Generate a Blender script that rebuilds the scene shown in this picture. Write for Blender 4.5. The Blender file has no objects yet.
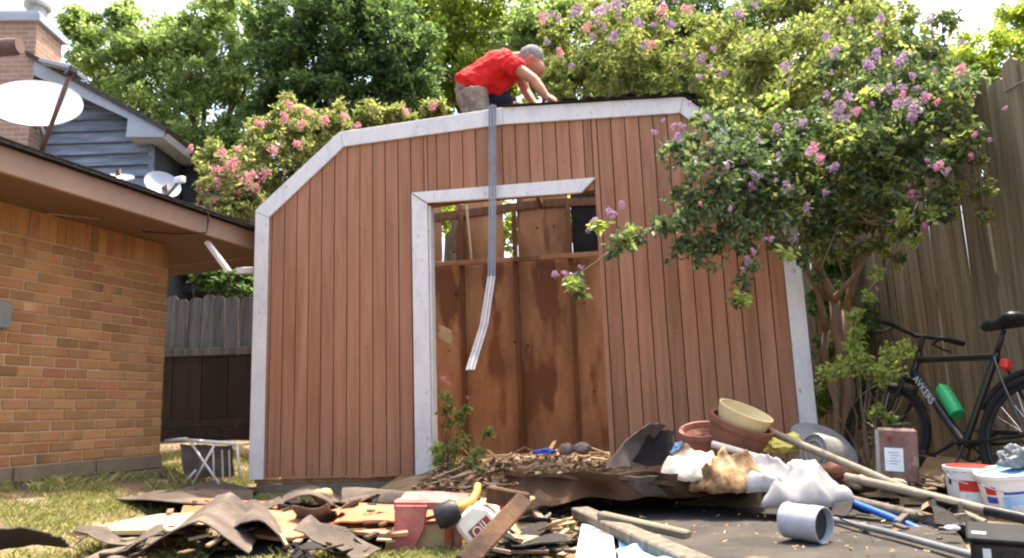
import bpy, bmesh, math, random
import numpy as np
from mathutils import Vector, Matrix, noise
R = math.radians
random.seed(7); RNG = np.random.default_rng(11)
scene = bpy.context.scene
COL = scene.collection

# ---------------------------------------------------------------- camera
FPX, PITCH, ROLL = 750.0, R(10.05), R(2.0)
CAM = Vector((0, 0, 0.55))
fw = Vector((0, math.cos(PITCH), math.sin(PITCH)))
u0 = Vector((0, -math.sin(PITCH), math.cos(PITCH))); r0 = Vector((1, 0, 0))
rt = math.cos(ROLL)*r0 - math.sin(ROLL)*u0
up = math.cos(ROLL)*u0 + math.sin(ROLL)*r0
cd = bpy.data.cameras.new('camera'); co = bpy.data.objects.new('camera', cd); COL.objects.link(co)
cd.sensor_width = 36; cd.lens = FPX/1024*36; cd.clip_end = 2000; cd.clip_start = 0.05
co.matrix_world = Matrix(((rt.x, up.x, -fw.x, CAM.x), (rt.y, up.y, -fw.y, CAM.y), (rt.z, up.z, -fw.z, CAM.z), (0, 0, 0, 1)))
scene.camera = co
scene.render.resolution_x = 1024; scene.render.resolution_y = 558

# ---------------------------------------------------------------- sky, sun, exposure
SUN_EL, SUN_AZ = R(71), R(38)         # azimuth measured from +Y towards +X
w = bpy.data.worlds.new('World'); scene.world = w; w.use_nodes = True
nt = w.node_tree; bgn = nt.nodes['Background']
sky = nt.nodes.new('ShaderNodeTexSky'); sky.sky_type = 'NISHITA'; sky.sun_disc = False
sky.sun_elevation = SUN_EL; sky.sun_rotation = SUN_AZ; sky.dust_density = 5.0; sky.air_density = .8; sky.ozone_density = .6
nt.links.new(sky.outputs[0], bgn.inputs[0]); bgn.inputs[1].default_value = 0.15
sl = bpy.data.lights.new('sun', 'SUN'); sl.energy = 2.1; sl.angle = R(0.5); sl.color = (1, .95, .86)
so = bpy.data.objects.new('sun', sl); COL.objects.link(so)
sdir = Vector((math.sin(SUN_AZ)*math.cos(SUN_EL), math.cos(SUN_AZ)*math.cos(SUN_EL), math.sin(SUN_EL)))
so.rotation_euler = (-sdir).to_track_quat('-Z', 'Y').to_euler(); so.location = sdir*30
vs = scene.view_settings
vs.view_transform = 'Standard'; vs.look = 'None'; vs.gamma = 1; vs.use_curve_mapping = False; vs.exposure = 2.3
vs.use_white_balance = True; vs.white_balance_temperature = 7000; vs.white_balance_tint = 10
scene.render.engine = 'CYCLES'
scene.cycles.max_bounces = 8; scene.cycles.diffuse_bounces = 5; scene.cycles.transmission_bounces = 4
try: scene.cycles.filter_width = 2.2
except Exception: pass

# ---------------------------------------------------------------- measured points
def ray(px, py): return FPX*fw + (px-512)*rt - (py-279)*up
def PY(px, py, Y): d = ray(px, py); return CAM + d*(Y/d.y)
def PZ(px, py, Z): d = ray(px, py); return CAM + d*((Z-CAM.z)/d.z)
def ss(a, b, x):
    t = max(0, min(1, (x-a)/(b-a))); return t*t*(3-2*t)
def gz(x, y):
    return .2*ss(-2.1, -2.9, x) + .14*ss(6.2, 8.2, y)*ss(2.2, -2.4, x) + .12*ss(2.3, 3.2, x)*ss(3.5, 5, y)

# ---------------------------------------------------------------- mesh helpers
class MB:
    def __init__(s): s.v = []; s.f = []
    def add(s, vs_, fs):
        n = len(s.v); s.v += [tuple(v) for v in vs_]; s.f += [tuple(i+n for i in f) for f in fs]; return s
    def box(s, c, size, M=None):
        x, y, z = [q/2 for q in size]; c = Vector(c)
        p = [Vector((a*x, b*y, d*z)) for d in (-1, 1) for b in (-1, 1) for a in (-1, 1)]
        if M is not None: p = [M @ q for q in p]
        return s.add([q+c for q in p], [(0, 2, 3, 1), (4, 5, 7, 6), (0, 1, 5, 4), (2, 6, 7, 3), (0, 4, 6, 2), (1, 3, 7, 5)])
    def bar(s, a, b, w_, h, upv=(0, 0, 1)):
        a = Vector(a); b = Vector(b); d = (b-a); L = d.length; d.normalize()
        u_ = Vector(upv); x = d.cross(u_)
        if x.length < 1e-4: x = d.cross(Vector((1, 0, 0)))
        x.normalize(); y = x.cross(d)
        M = Matrix((x, d, y)).transposed()
        return s.box((a+b)/2, (w_, L, h), M)
    def tube(s, pts, rad, n=8, cap=True, close=False):
        pts = [Vector(p) for p in pts]; m = len(pts)
        if not hasattr(rad, '__len__'): rad = [rad]*m
        vs_ = []; prev = None
        for i, p in enumerate(pts):
            if close: d = pts[(i+1) % m]-pts[i-1]
            else: d = pts[min(i+1, m-1)]-pts[max(i-1, 0)]
            d.normalize()
            if prev is None:
                x = d.cross(Vector((0, 0, 1)))
                if x.length < .05: x = d.cross(Vector((1, 0, 0)))
            else: x = prev - d*prev.dot(d)
            x.normalize(); prev = x; y = d.cross(x)
            for k in range(n):
                a = 2*math.pi*k/n; vs_.append(p + (x*math.cos(a)+y*math.sin(a))*rad[i])
        fs = []
        for i in range(m if close else m-1):
            j = (i+1) % m
            for k in range(n):
                l = (k+1) % n; fs.append((i*n+k, i*n+l, j*n+l, j*n+k))
        if cap and not close:
            fs.append(tuple(range(n-1, -1, -1))); fs.append(tuple((m-1)*n+k for k in range(n)))
        return s.add(vs_, fs)
    def lathe(s, prof, n=24, M=None, squash=1.0, wob=0):
        vs_ = []; fs = []; m = len(prof)
        for i, (r_, z) in enumerate(prof):
            for k in range(n):
                a = 2*math.pi*k/n; q = 1 + wob*math.sin(2*a+i*.7)
                p = Vector((r_*q*math.cos(a), r_*q*math.sin(a)*squash, z)); vs_.append(M @ p if M is not None else p)
        for i in range(m-1):
            for k in range(n):
                l = (k+1) % n; fs.append((i*n+k, i*n+l, (i+1)*n+l, (i+1)*n+k))
        fs.append(tuple(range(n-1, -1, -1))); fs.append(tuple((m-1)*n+k for k in range(n)))
        return s.add(vs_, fs)
    def prism(s, poly, a, b, f=None):
        # polygon (s, z) extruded from depth a to depth b
        n = len(poly); f = f or (lambda x, y, z: (x, y, z))
        vs_ = [f(x, a, z) for x, z in poly] + [f(x, b, z) for x, z in poly]
        fs = [tuple(range(n)), tuple(range(2*n-1, n-1, -1))] + [(i, n+i, n+(i+1) % n, (i+1) % n) for i in range(n)]
        return s.add(vs_, fs)
    def ball(s, c, r_, n=10, sc=(1, 1, 1)):
        c = Vector(c); prof = [(math.sin(math.pi*i/n)*r_ + (1e-4 if i in (0, n) else 0), -math.cos(math.pi*i/n)*r_) for i in range(n+1)]
        M = Matrix.Translation(c) @ Matrix.Diagonal((*sc, 1)); return s.lathe(prof, 12, M)
    def build(s, name, mat, parent=None, smooth=False, bevel=0):
        me = bpy.data.meshes.new(name); me.from_pydata(s.v, [], s.f); me.update()
        bm = bmesh.new(); bm.from_mesh(me); bmesh.ops.recalc_face_normals(bm, faces=bm.faces)
        if bevel: bmesh.ops.bevel(bm, geom=[e for e in bm.edges if len(e.link_faces) == 2 and e.calc_face_angle(0) > .6], offset=bevel, segments=1, affect='EDGES', clamp_overlap=True)
        bm.to_mesh(me); bm.free()
        return link(name, me, mat, parent, smooth)
def link(name, me, mat, parent=None, smooth=False):
    if mat is not None and not me.materials: me.materials.append(M_[mat] if isinstance(mat, str) else mat)
    if smooth:
        me.polygons.foreach_set('use_smooth', [True]*len(me.polygons))
    o = bpy.data.objects.new(name, me); COL.objects.link(o)
    if parent: o.parent = parent
    if smooth == 'auto':
        md = o.modifiers.new('es', 'EDGE_SPLIT'); md.split_angle = R(38)
    return o
def tag(o, label=None, cat=None, group=None, kind=None):
    if label: o['label'] = label
    if cat: o['category'] = cat
    if group: o['group'] = group
    if kind: o['kind'] = kind
    return o
def thing(name, label, cat, loc=(0, 0, 0), rz=0, group=None):
    o = bpy.data.objects.new(name, None); COL.objects.link(o); o.empty_display_size = .1
    o.location = loc; o.rotation_euler = (0, 0, rz); return tag(o, label, cat, group)
def structure(o): o['kind'] = 'structure'; return o
def stuff(o): o['kind'] = 'stuff'; return o
def frame(c, zdir, xhint=(1, 0, 0)):
    z = Vector(zdir).normalized(); x = Vector(xhint); x = (x - z*x.dot(z)).normalized(); y = z.cross(x)
    M = Matrix((x, y, z)).transposed().to_4x4(); M.translation = Vector(c); return M

# ---------------------------------------------------------------- materials
M_ = {}
def lin(c):
    return tuple(((v/255+.055)/1.055)**2.4 if v/255 > .04045 else v/255/12.92 for v in c)
def mat(name, cols, rough=.8, scale=6, stretch=(1, 1, 1), bump=.15, bscale=40, metal=0, objvar=0, island=0, transl=0, spots=None, detail=6, spec=.3, wet=None):
    """cols: 2-4 sRGB colours spread through a noise; objvar: per-object value change; island: colours picked per loose piece"""
    m = bpy.data.materials.new(name); m.use_nodes = True; n = m.node_tree; N = n.nodes; L = n.links
    b = N['Principled BSDF']; b.inputs['Roughness'].default_value = rough; b.inputs['Metallic'].default_value = metal
    b.inputs['Specular IOR Level'].default_value = spec
    tc = N.new('ShaderNodeTexCoord'); mp = N.new('ShaderNodeMapping'); mp.inputs['Scale'].default_value = stretch
    L.new(tc.outputs['Object'], mp.inputs[0]); vec = mp.outputs[0]
    oi = N.new('ShaderNodeObjectInfo')
    if objvar:
        ad = N.new('ShaderNodeVectorMath'); ad.operation = 'ADD'; cmb = N.new('ShaderNodeCombineXYZ')
        ml = N.new('ShaderNodeMath'); ml.operation = 'MULTIPLY'; ml.inputs[1].default_value = 37
        L.new(oi.outputs['Random'], ml.inputs[0]); L.new(ml.outputs[0], cmb.inputs[0]); L.new(ml.outputs[0], cmb.inputs[1])
        L.new(vec, ad.inputs[0]); L.new(cmb.outputs[0], ad.inputs[1]); vec = ad.outputs[0]
    ns = N.new('ShaderNodeTexNoise'); ns.inputs['Scale'].default_value = scale; ns.inputs['Detail'].default_value = detail; ns.inputs['Roughness'].default_value = .65
    L.new(vec, ns.inputs['Vector'])
    rp = N.new('ShaderNodeValToRGB'); els = rp.color_ramp.elements; k = len(cols)
    lo, hi = (.05, .95) if island else (.3, .7)
    while len(els) < k: els.new(.5)
    for i, c in enumerate(cols):
        els[i].position = lo+(hi-lo)*i/max(1, k-1); els[i].color = (*lin(c), 1)
    src = ns.outputs['Fac']
    if island:
        g = N.new('ShaderNodeNewGeometry'); mx = N.new('ShaderNodeMix'); mx.inputs[0].default_value = island
        L.new(ns.outputs['Fac'], mx.inputs[2]); L.new(g.outputs['Random Per Island'], mx.inputs[3]); src = mx.outputs[0]
    L.new(src, rp.inputs[0]); colr = rp.outputs[0]
    if spots:
        sc, thr, c = spots; n2 = N.new('ShaderNodeTexNoise'); n2.inputs['Scale'].default_value = sc; n2.inputs['Detail'].default_value = 5
        L.new(vec, n2.inputs['Vector']); r2 = N.new('ShaderNodeValToRGB'); r2.color_ramp.elements[0].position = thr; r2.color_ramp.elements[1].position = thr+.07
        L.new(n2.outputs['Fac'], r2.inputs[0]); mx2 = N.new('ShaderNodeMix'); mx2.data_type = 'RGBA'
        L.new(r2.outputs[0], mx2.inputs[0]); L.new(colr, mx2.inputs[6]); mx2.inputs[7].default_value = (*lin(c), 1); colr = mx2.outputs[2]
    if objvar:
        hs = N.new('ShaderNodeHueSaturation'); mr = N.new('ShaderNodeMapRange'); mr.inputs['To Min'].default_value = 1-objvar; mr.inputs['To Max'].default_value = 1+objvar
        L.new(oi.outputs['Random'], mr.inputs['Value']); L.new(mr.outputs[0], hs.inputs['Value']); L.new(colr, hs.inputs['Color']); colr = hs.outputs[0]
    L.new(colr, b.inputs['Base Color'])
    if bump:
        n3 = N.new('ShaderNodeTexNoise'); n3.inputs['Scale'].default_value = bscale; n3.inputs['Detail'].default_value = 4; L.new(vec, n3.inputs['Vector'])
        bp = N.new('ShaderNodeBump'); bp.inputs['Strength'].default_value = bump; bp.inputs['Distance'].default_value = .01
        L.new(n3.outputs['Fac'], bp.inputs['Height']); L.new(bp.outputs[0], b.inputs['Normal'])
    if transl:
        t = N.new('ShaderNodeBsdfTranslucent'); ms = N.new('ShaderNodeMixShader'); ms.inputs[0].default_value = transl
        hs2 = N.new('ShaderNodeHueSaturation'); hs2.inputs['Value'].default_value = 1.5; hs2.inputs['Saturation'].default_value = 1.1
        L.new(colr, hs2.inputs['Color']); L.new(hs2.outputs[0], t.inputs[0])
        L.new(b.outputs[0], ms.inputs[1]); L.new(t.outputs[0], ms.inputs[2]); L.new(ms.outputs[0], N['Material Output'].inputs[0])
    M_[name] = m; return m

mat('soil', [(82, 70, 54), (114, 98, 76), (140, 122, 94)], .95, 3, bump=.8, bscale=25, spots=(9, .58, (92, 88, 50)))
mat('straw_grass', [(92, 106, 50), (132, 138, 76), (166, 162, 104), (192, 184, 138)], .8, 2, island=.75, transl=.3, bump=0)
mat('brick', [(92, 72, 52), (146, 108, 70), (160, 120, 78), (156, 104, 72), (172, 140, 98)], .9, .9, bump=.5, bscale=60, objvar=.22, detail=3)
mat('mortar', [(170, 148, 116), (188, 166, 134)], .95, 8, bump=.5, bscale=80)
mat('foundation', [(104, 92, 76), (124, 110, 90)], .95, 8, bump=.5)
mat('soffit', [(104, 80, 64), (118, 92, 74)], .7, 3, bump=.05)
mat('fascia', [(134, 110, 94), (150, 124, 106)], .6, 3, bump=.05)
mat('shingle', [(44, 44, 46), (70, 68, 68), (92, 90, 88)], .95, 30, bump=.7, bscale=200, objvar=.2)
mat('siding', [(140, 96, 70), (158, 112, 84), (170, 124, 96)], .75, 2.2, (9, 9, .55), .35, 30, objvar=.12, spots=(4, .64, (146, 108, 86)))
mat('groove', [(52, 30, 22), (66, 38, 28)], .9, 5)
mat('trim', [(196, 196, 198), (212, 211, 209), (220, 217, 212)], .55, 5, (3, 3, 1), .12, 30, spots=(16, .66, (158, 150, 142)))
mat('plywood', [(132, 97, 66), (164, 122, 85), (190, 149, 109)], .8, 1.7, (2.2, 2.2, .7), .2, 30, objvar=.14, spots=(1.5, .53, (122, 82, 54)), detail=9)
mat('stud', [(92, 62, 42), (124, 86, 58)], .85, 4, (6, 6, .6), .3, objvar=.1)
mat('grey_wood', [(72, 66, 58), (104, 96, 84), (128, 118, 102)], .9, 3, (8, 8, .5), .5, 30, objvar=.2)
mat('fence_wood', [(86, 80, 62), (120, 111, 88), (142, 133, 108)], .9, 2.4, (9, 9, .45), .5, 26, objvar=.16, spots=(6, .66, (86, 88, 60)))
mat('pale_fence', [(74, 70, 66), (102, 98, 92), (124, 119, 112)], .9, 3, (8, 8, .5), .4, objvar=.16)
mat('dark_fence', [(42, 32, 24), (62, 48, 36)], .9, 3, (8, 8, .5), .4, objvar=.16)  # shade on the lower fence put into the colour; also wood knots
mat('skid', [(98, 92, 76), (122, 114, 96)], .95, 4, bump=.5)
mat('galv', [(104, 108, 112), (136, 138, 140)], .4, 6, metal=.25, bump=.05)
mat('white_metal', [(196, 192, 184), (222, 218, 210)], .5, 10, bump=.1, spots=(25, .66, (120, 104, 88)))
mat('felt', [(66, 58, 52), (92, 82, 74), (118, 106, 94)], .95, 5, bump=.7, bscale=120, spots=(20, .66, (136, 122, 106)))
mat('shaded_dusty_sheet', [(44, 41, 38), (60, 56, 51), (76, 70, 64)], .95, 4, bump=.5, bscale=80, spots=(7, .62, (96,88,76)))  # dusty felt, darkened: tree shade over the sheet put into the colour
mat('black_felt', [(26, 24, 24), (44, 40, 38)], .85, 5, bump=.5, bscale=90)
mat('brown_panel', [(42, 28, 20), (70, 48, 32), (96, 70, 46)], .85, 4, bump=.5, spots=(5, .63, (134, 108, 78)))
mat('fresh_ply', [(140, 94, 66), (166, 118, 86), (184, 142, 108)], .8, 3, (.6, 6, 3), .35, 30, spots=(6, .64, (150, 96, 62)))
mat('pale_board', [(164, 140, 104), (182, 158, 122)], .8, 3, (.6, 6, 3), .3)
mat('orange_ply', [(150, 94, 64), (174, 116, 82)], .8, 4, bump=.35)
mat('house_grey', [(76, 86, 98), (108, 118, 130), (138, 148, 158)], .7, 4, (.5, 3, 3), .1, objvar=.08)
mat('house_trim', [(150, 160, 170), (166, 174, 182)], .6, 4, bump=.05)
mat('house_dark', [(44, 46, 50), (60, 62, 66)], .8, 4)
mat('dish_white', [(214, 216, 220), (232, 232, 232)], .4, 3, bump=0)
mat('dish_grey', [(150, 160, 172), (170, 178, 188)], .45, 3, bump=0)
mat('brown_metal', [(92, 70, 62), (116, 90, 80)], .6, 8)
mat('dark_metal', [(34, 34, 36), (50, 50, 52)], .5, 12, metal=.3)
mat('rubber', [(20, 20, 21), (34, 34, 35)], .8, 20)
mat('bike_paint', [(20, 26, 24), (30, 38, 34)], .3, 8, bump=0, spec=.5)
mat('chrome', [(170, 172, 176), (200, 202, 206)], .25, 8, metal=1, bump=0)
mat('terracotta', [(134, 86, 70), (160, 108, 90), (172, 126, 106)], .85, 7, bump=.25, spots=(9, .68, (188, 160, 140)))
mat('terracotta_brown', [(104, 68, 56), (124, 82, 66), (136, 92, 74)], .75, 7, bump=.2)
mat('cream', [(196, 178, 132), (214, 198, 152)], .7, 6, bump=.15)
mat('white_plastic', [(212, 212, 210), (230, 230, 226)], .5, 5, bump=.1, spots=(12, .72, (170, 158, 136)))
mat('bag_white', [(158, 155, 152), (184, 182, 180)], .5, 5, bump=.2, bscale=20, transl=.25)
mat('burnt', [(44, 34, 26), (104, 76, 50), (164, 134, 96), (206, 194, 176)], .9, 6, bump=.8, bscale=25)
mat('rag', [(176, 162, 142), (206, 196, 182)], .95, 5, bump=.5, spots=(4, .52, (72, 50, 34)))
mat('wood_pole', [(112, 102, 88), (136, 126, 110), (150, 140, 124)], .8, 4, (5, 5, 5), .25)
mat('pale_pole', [(186, 178, 164), (206, 200, 188)], .7, 6, bump=.15)
mat('black_plastic', [(24, 25, 28), (40, 42, 46)], .45, 10, bump=.1)
mat('grey_plastic', [(94, 98, 102), (120, 124, 126)], .6, 8, bump=.1)
mat('blue_paint', [(30, 84, 168), (44, 104, 190)], .4, 8, bump=.05)
mat('deep_blue', [(40, 62, 150), (58, 84, 176)], .5, 8)
mat('light_blue', [(120, 170, 214), (164, 202, 232)], .5, 14, bump=0)
mat('red_paint', [(184, 40, 36), (206, 62, 54)], .45, 8, bump=.05)
mat('faded_red', [(132, 70, 68), (164, 96, 90), (178, 124, 112)], .75, 7, bump=.25, spots=(9, .64, (168, 128, 96)))
mat('orange_rust', [(150, 74, 48), (176, 98, 66)], .85, 8, bump=.3)
mat('tape_brown', [(128,92,62),(150,112,80)], .6, 8, bump=.1)
mat('cardboard', [(160, 132, 94), (186, 158, 118)], .9, 6, bump=.2)
mat('yellow_plastic', [(160, 124, 56), (182, 146, 72)], .55, 6, bump=.15)
mat('yellow_bag', [(206, 192, 80), (224, 212, 124)], .6, 8, bump=.5, bscale=30)
mat('jug', [(200, 196, 180), (216, 212, 198)], .5, 6, bump=.15)
mat('label_red', [(112, 44, 38), (134, 60, 50)], .6, 30, bump=0)
mat('label_white', [(206, 218, 220), (224, 232, 232)], .6, 20, bump=0, spots=(40, .66, (160, 190, 190)))
mat('tin_rust', [(96, 70, 62), (120, 92, 84), (140, 114, 104)], .7, 8, bump=.3, spots=(10, .62, (150, 130, 112)))
mat('tin_grey', [(140, 138, 132), (164, 162, 154)], .5, 9, metal=.3, bump=.2, spots=(9, .68, (104, 82, 66)))
mat('can_white', [(150, 154, 160), (180, 183, 188)], .45, 8, bump=.1, spots=(9, .67, (120, 110, 100)))
mat('can_dark', [(34, 34, 36), (54, 52, 52)], .8, 8, bump=.3)
mat('green_bottle', [(14, 150, 86), (20, 170, 100)], .35, 4, bump=0, spec=.5)
mat('print_white', [(190, 196, 202), (206, 210, 214)], .5, 6, bump=0)
mat('skin', [(160, 104, 80), (184, 126, 98)], .6, 10, bump=.05)
mat('shirt', [(190, 24, 26), (214, 38, 36)], .85, 6, bump=.3, bscale=18)
mat('shorts', [(84, 76, 70), (128, 116, 104), (150, 138, 122)], .9, 16, bump=.4, bscale=30)
mat('dark_cloth', [(22, 24, 34), (38, 40, 54)], .9, 8, bump=.3)
mat('cap_grey', [(130, 130, 136), (158, 158, 164)], .9, 8, bump=.2)
mat('grey_hair', [(96,92,92),(128,124,124),(150,148,148)], .9, 30, bump=.6, bscale=90)
mat('hair', [(40, 34, 32), (62, 54, 50)], .8, 30)
mat('sole', [(60, 56, 52), (84, 78, 72)], .8, 8)
mat('bark', [(74, 60, 48), (104, 86, 68), (128, 106, 84)], .9, 5, (3, 3, .8), .6, 20)
mat('myrtle_bark', [(92, 76, 62), (116, 98, 80), (136, 118, 100)], .8, 4, (3, 3, .7), .4, 20)
mat('leaf_far', [(88, 106, 60), (118, 138, 80), (148, 164, 104), (174, 186, 132)], .6, 1, island=.6, transl=.62, bump=0)
mat('leaf_dark', [(54, 72, 42), (76, 98, 56), (100, 122, 72), (128, 146, 94)], .6, 1, island=.6, transl=.58, bump=0)
mat('leaf_lime', [(104, 124, 52), (136, 152, 70), (166, 176, 94)], .6, 1, island=.6, transl=.62, bump=0)
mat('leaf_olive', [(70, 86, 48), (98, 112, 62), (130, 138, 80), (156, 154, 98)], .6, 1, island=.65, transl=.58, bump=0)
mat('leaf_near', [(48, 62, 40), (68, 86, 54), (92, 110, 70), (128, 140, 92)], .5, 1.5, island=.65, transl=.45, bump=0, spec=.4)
mat('leaf_bright', [(112, 134, 64), (146, 162, 86), (176, 186, 114)], .55, 2, island=.7, transl=.4, bump=0)
mat('leaf_warm', [(82, 100, 54), (114, 126, 70), (142, 144, 90), (158, 138, 104)], .6, 1.2, island=.65, transl=.55, bump=0)
mat('flower_pink', [(176, 112, 128), (194, 138, 148), (210, 166, 170)], .7, 3, island=.8, transl=.35, bump=0)
mat('flower_purple', [(132, 104, 140), (154, 126, 158), (184, 154, 178)], .7, 3, island=.8, transl=.35, bump=0)
mat('flower_magenta', [(176, 104, 140), (194, 132, 160), (212, 166, 184)], .7, 3, island=.8, transl=.35, bump=0)
mat('litter', [(88, 66, 48), (130, 100, 74), (160, 132, 102), (184, 164, 134)], .9, 2, island=.85, bump=0)
mat('dark_litter', [(52,42,34),(84,68,54),(116,96,76),(150,130,106)], .9, 2, island=.85, bump=0)
mat('stone', [(104, 92, 84), (136, 122, 112)], .9, 6, bump=.5)
mat('cable', [(46, 34, 30), (60, 46, 40)], .6, 6, bump=0)
mat('meter', [(104, 108, 104), (126, 130, 124)], .6, 6, bump=.1)

def brick_far(name):
    m = bpy.data.materials.new(name); m.use_nodes = True; N = m.node_tree.nodes; L = m.node_tree.links; b = N['Principled BSDF']
    tc = N.new('ShaderNodeTexCoord'); sp = N.new('ShaderNodeSeparateXYZ'); cb = N.new('ShaderNodeCombineXYZ'); ad = N.new('ShaderNodeMath')
    L.new(tc.outputs['Object'], sp.inputs[0]); L.new(sp.outputs[0], ad.inputs[0]); L.new(sp.outputs[1], ad.inputs[1])
    L.new(ad.outputs[0], cb.inputs[0]); L.new(sp.outputs[2], cb.inputs[1])
    t = N.new('ShaderNodeTexBrick'); t.inputs['Scale'].default_value = 1; t.inputs['Brick Width'].default_value = .2; t.inputs['Row Height'].default_value = .068; t.inputs['Mortar Size'].default_value = .006
    t.inputs['Color1'].default_value = (*lin((146, 116, 100)), 1); t.inputs['Color2'].default_value = (*lin((162, 132, 114)), 1); t.inputs['Mortar'].default_value = (*lin((176, 154, 134)), 1)
    L.new(cb.outputs[0], t.inputs['Vector']); L.new(t.outputs['Color'], b.inputs['Base Color']); b.inputs['Roughness'].default_value = .9
    M_[name] = m
brick_far('chimney_brick')

def sheet(mb, corners, nx=14, ny=10, thick=.006, warp=.02, wscale=3.0, shape=None, ragged=.0, seed=0):
    """a bent sheet between four corners (a, b along the near edge; d, c along the far edge)"""
    a, b, c, d = [Vector(q) for q in corners]; nrm = (b-a).cross(d-a).normalized()
    if nrm.z < 0: nrm = -nrm
    top = []
    for j in range(ny+1):
        v = j/ny
        for i in range(nx+1):
            u_ = i/nx
            uu = u_ + ragged*(noise.noise(Vector((v*5+seed, seed*3.1, 0))))*(1 if u_ in (0, 1) else .3)
            vv = v + ragged*(noise.noise(Vector((u_*6, seed*1.7+9, 0))))*(1 if v in (0, 1) else .3)
            p = (a*(1-uu)+b*uu)*(1-vv)+(d*(1-uu)+c*uu)*vv
            h = warp*noise.noise(p*wscale+Vector((seed*7.3, 0, 0)))
            if shape: h += shape(u_, v)
            top.append(p+nrm*h)
    n = len(top); W = nx+1
    bot = [p-nrm*thick for p in top]
    fs = []
    for j in range(ny):
        for i in range(nx):
            q = (j*W+i, j*W+i+1, (j+1)*W+i+1, (j+1)*W+i); fs.append(q); fs.append(tuple(n+k for k in reversed(q)))
    edge = [i for i in range(W)] + [j*W+nx for j in range(1, ny+1)] + [ny*W+i for i in range(nx-1, -1, -1)] + [j*W for j in range(ny-1, 0, -1)]
    for k in range(len(edge)):
        e, g = edge[k], edge[(k+1) % len(edge)]; fs.append((e, n+e, n+g, g))
    return mb.add(top+bot, fs)

# ================================================================ GROUND
mb = MB(); xs = [-42, -30, -14] + [-8+.2*i for i in range(81)] + [14, 30, 42]; ys = [-14, -10] + [0+.2*i for i in range(61)] + [16, 24, 41]
vs_ = [(x, y, gz(x, y) + (.018*noise.noise(Vector((x*1.6, y*1.6, 0)))+.008*noise.noise(Vector((x*6, y*6, 3))) if abs(x) < 9 and y < 13 else 0)) for y in ys for x in xs]
W_ = len(xs)
mb.add(vs_, [(j*W_+i, j*W_+i+1, (j+1)*W_+i+1, (j+1)*W_+i) for j in range(len(ys)-1) for i in range(W_-1)])
structure(mb.build('ground', 'soil', smooth=True))
def gh(x, y): return gz(x, y) + .018*noise.noise(Vector((x*1.6, y*1.6, 0)))+.008*noise.noise(Vector((x*6, y*6, 3)))

# ================================================================ BRICK HOUSE
A = Vector((PY(0, 466, 4.55).x, 4.55, 0)); Bc = Vector((PY(159, 454, 5.75).x, 5.75, 0))
wd = (Bc-A).normalized(); wn = Vector((wd.y, -wd.x, 0)); WL = (Bc-A).length
house = thing('brick_house', 'tan brick house wall with deep brown eave at left edge', 'house', (Bc.x, Bc.y, 0), math.atan2(wd.y, wd.x))
# local: x along wall (0 = far corner, negative towards the camera), -y outwards
ZB, ZT = .33, 1.735; NR = 21; CH = (ZT-ZB)/NR; SOL = .19; BL = .172
wall = MB().box((-2.39, 1.495, (ZT+SOL)/2), (4.776, 3.0, ZT+SOL)).build('wall', 'mortar', house)
def brick_mesh(l, h, d, seed):
    bm = bmesh.new(); bmesh.ops.create_cube(bm, size=1)
    rs = random.Random(seed)
    for v in bm.verts: v.co = Vector((v.co.x*l, v.co.y*d, v.co.z*h)) + Vector((rs.uniform(-1, 1), rs.uniform(-1, 1), rs.uniform(-1, 1)))*.0012
    bmesh.ops.bevel(bm, geom=list(bm.edges), offset=.0035, segments=1, affect='EDGES')
    me = bpy.data.meshes.new('brick'); bm.to_mesh(me); bm.free(); me.materials.append(M_['brick']); return me
BM = [brick_mesh(BL-.0105, CH-.0105, .05, i) for i in range(4)]
BH = [brick_mesh(BL/2-.0105, CH-.0105, .05, i+9) for i in range(2)]
BS = [brick_mesh(CH-.008, SOL-.012, .05, i+20) for i in range(3)]
rs = random.Random(3); far_b = MB(); nb = 0
def place(me, x, z):
    o = bpy.data.objects.new('brick', me); COL.objects.link(o); o.parent = wall; o.location = (x, .012+rs.uniform(-.0025, .0015), z); o.rotation_euler = (rs.uniform(-.004, .004), rs.uniform(-.006, .006), rs.uniform(-.008, .008))
for r_ in range(NR):
    z = ZB+CH*(r_+.5); x = 0
    if r_ % 2: place(BH[r_ % 2], x-BL/4, z); x -= BL/2
    while x > -4.7:
        if x > -1.95: place(rs.choice(BM), x-BL/2, z)
        else: far_b.box((x-BL/2, .012, z), (BL-.0105, .05, CH-.0105))
        x -= BL
x = 0
while x > -4.7:
    if x > -1.75: place(rs.choice(BS), x-CH/2, ZT+SOL/2)
    else: far_b.box((x-CH/2, .012, ZT+SOL/2), (CH-.008, .05, SOL-.012))
    x -= CH
stuff(far_b.build('brick_courses', 'brick', wall))
for r_ in range(2):
    for k in range(8):
        o = MB().box((-.6*k-.3+(.25 if r_ else 0) - (.2 if r_ else 0), -.004-.004*r_, ZB-.05-.1*r_), (.59, .07, .093)).build('foundation_block', 'foundation', house, bevel=.004)
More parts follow.
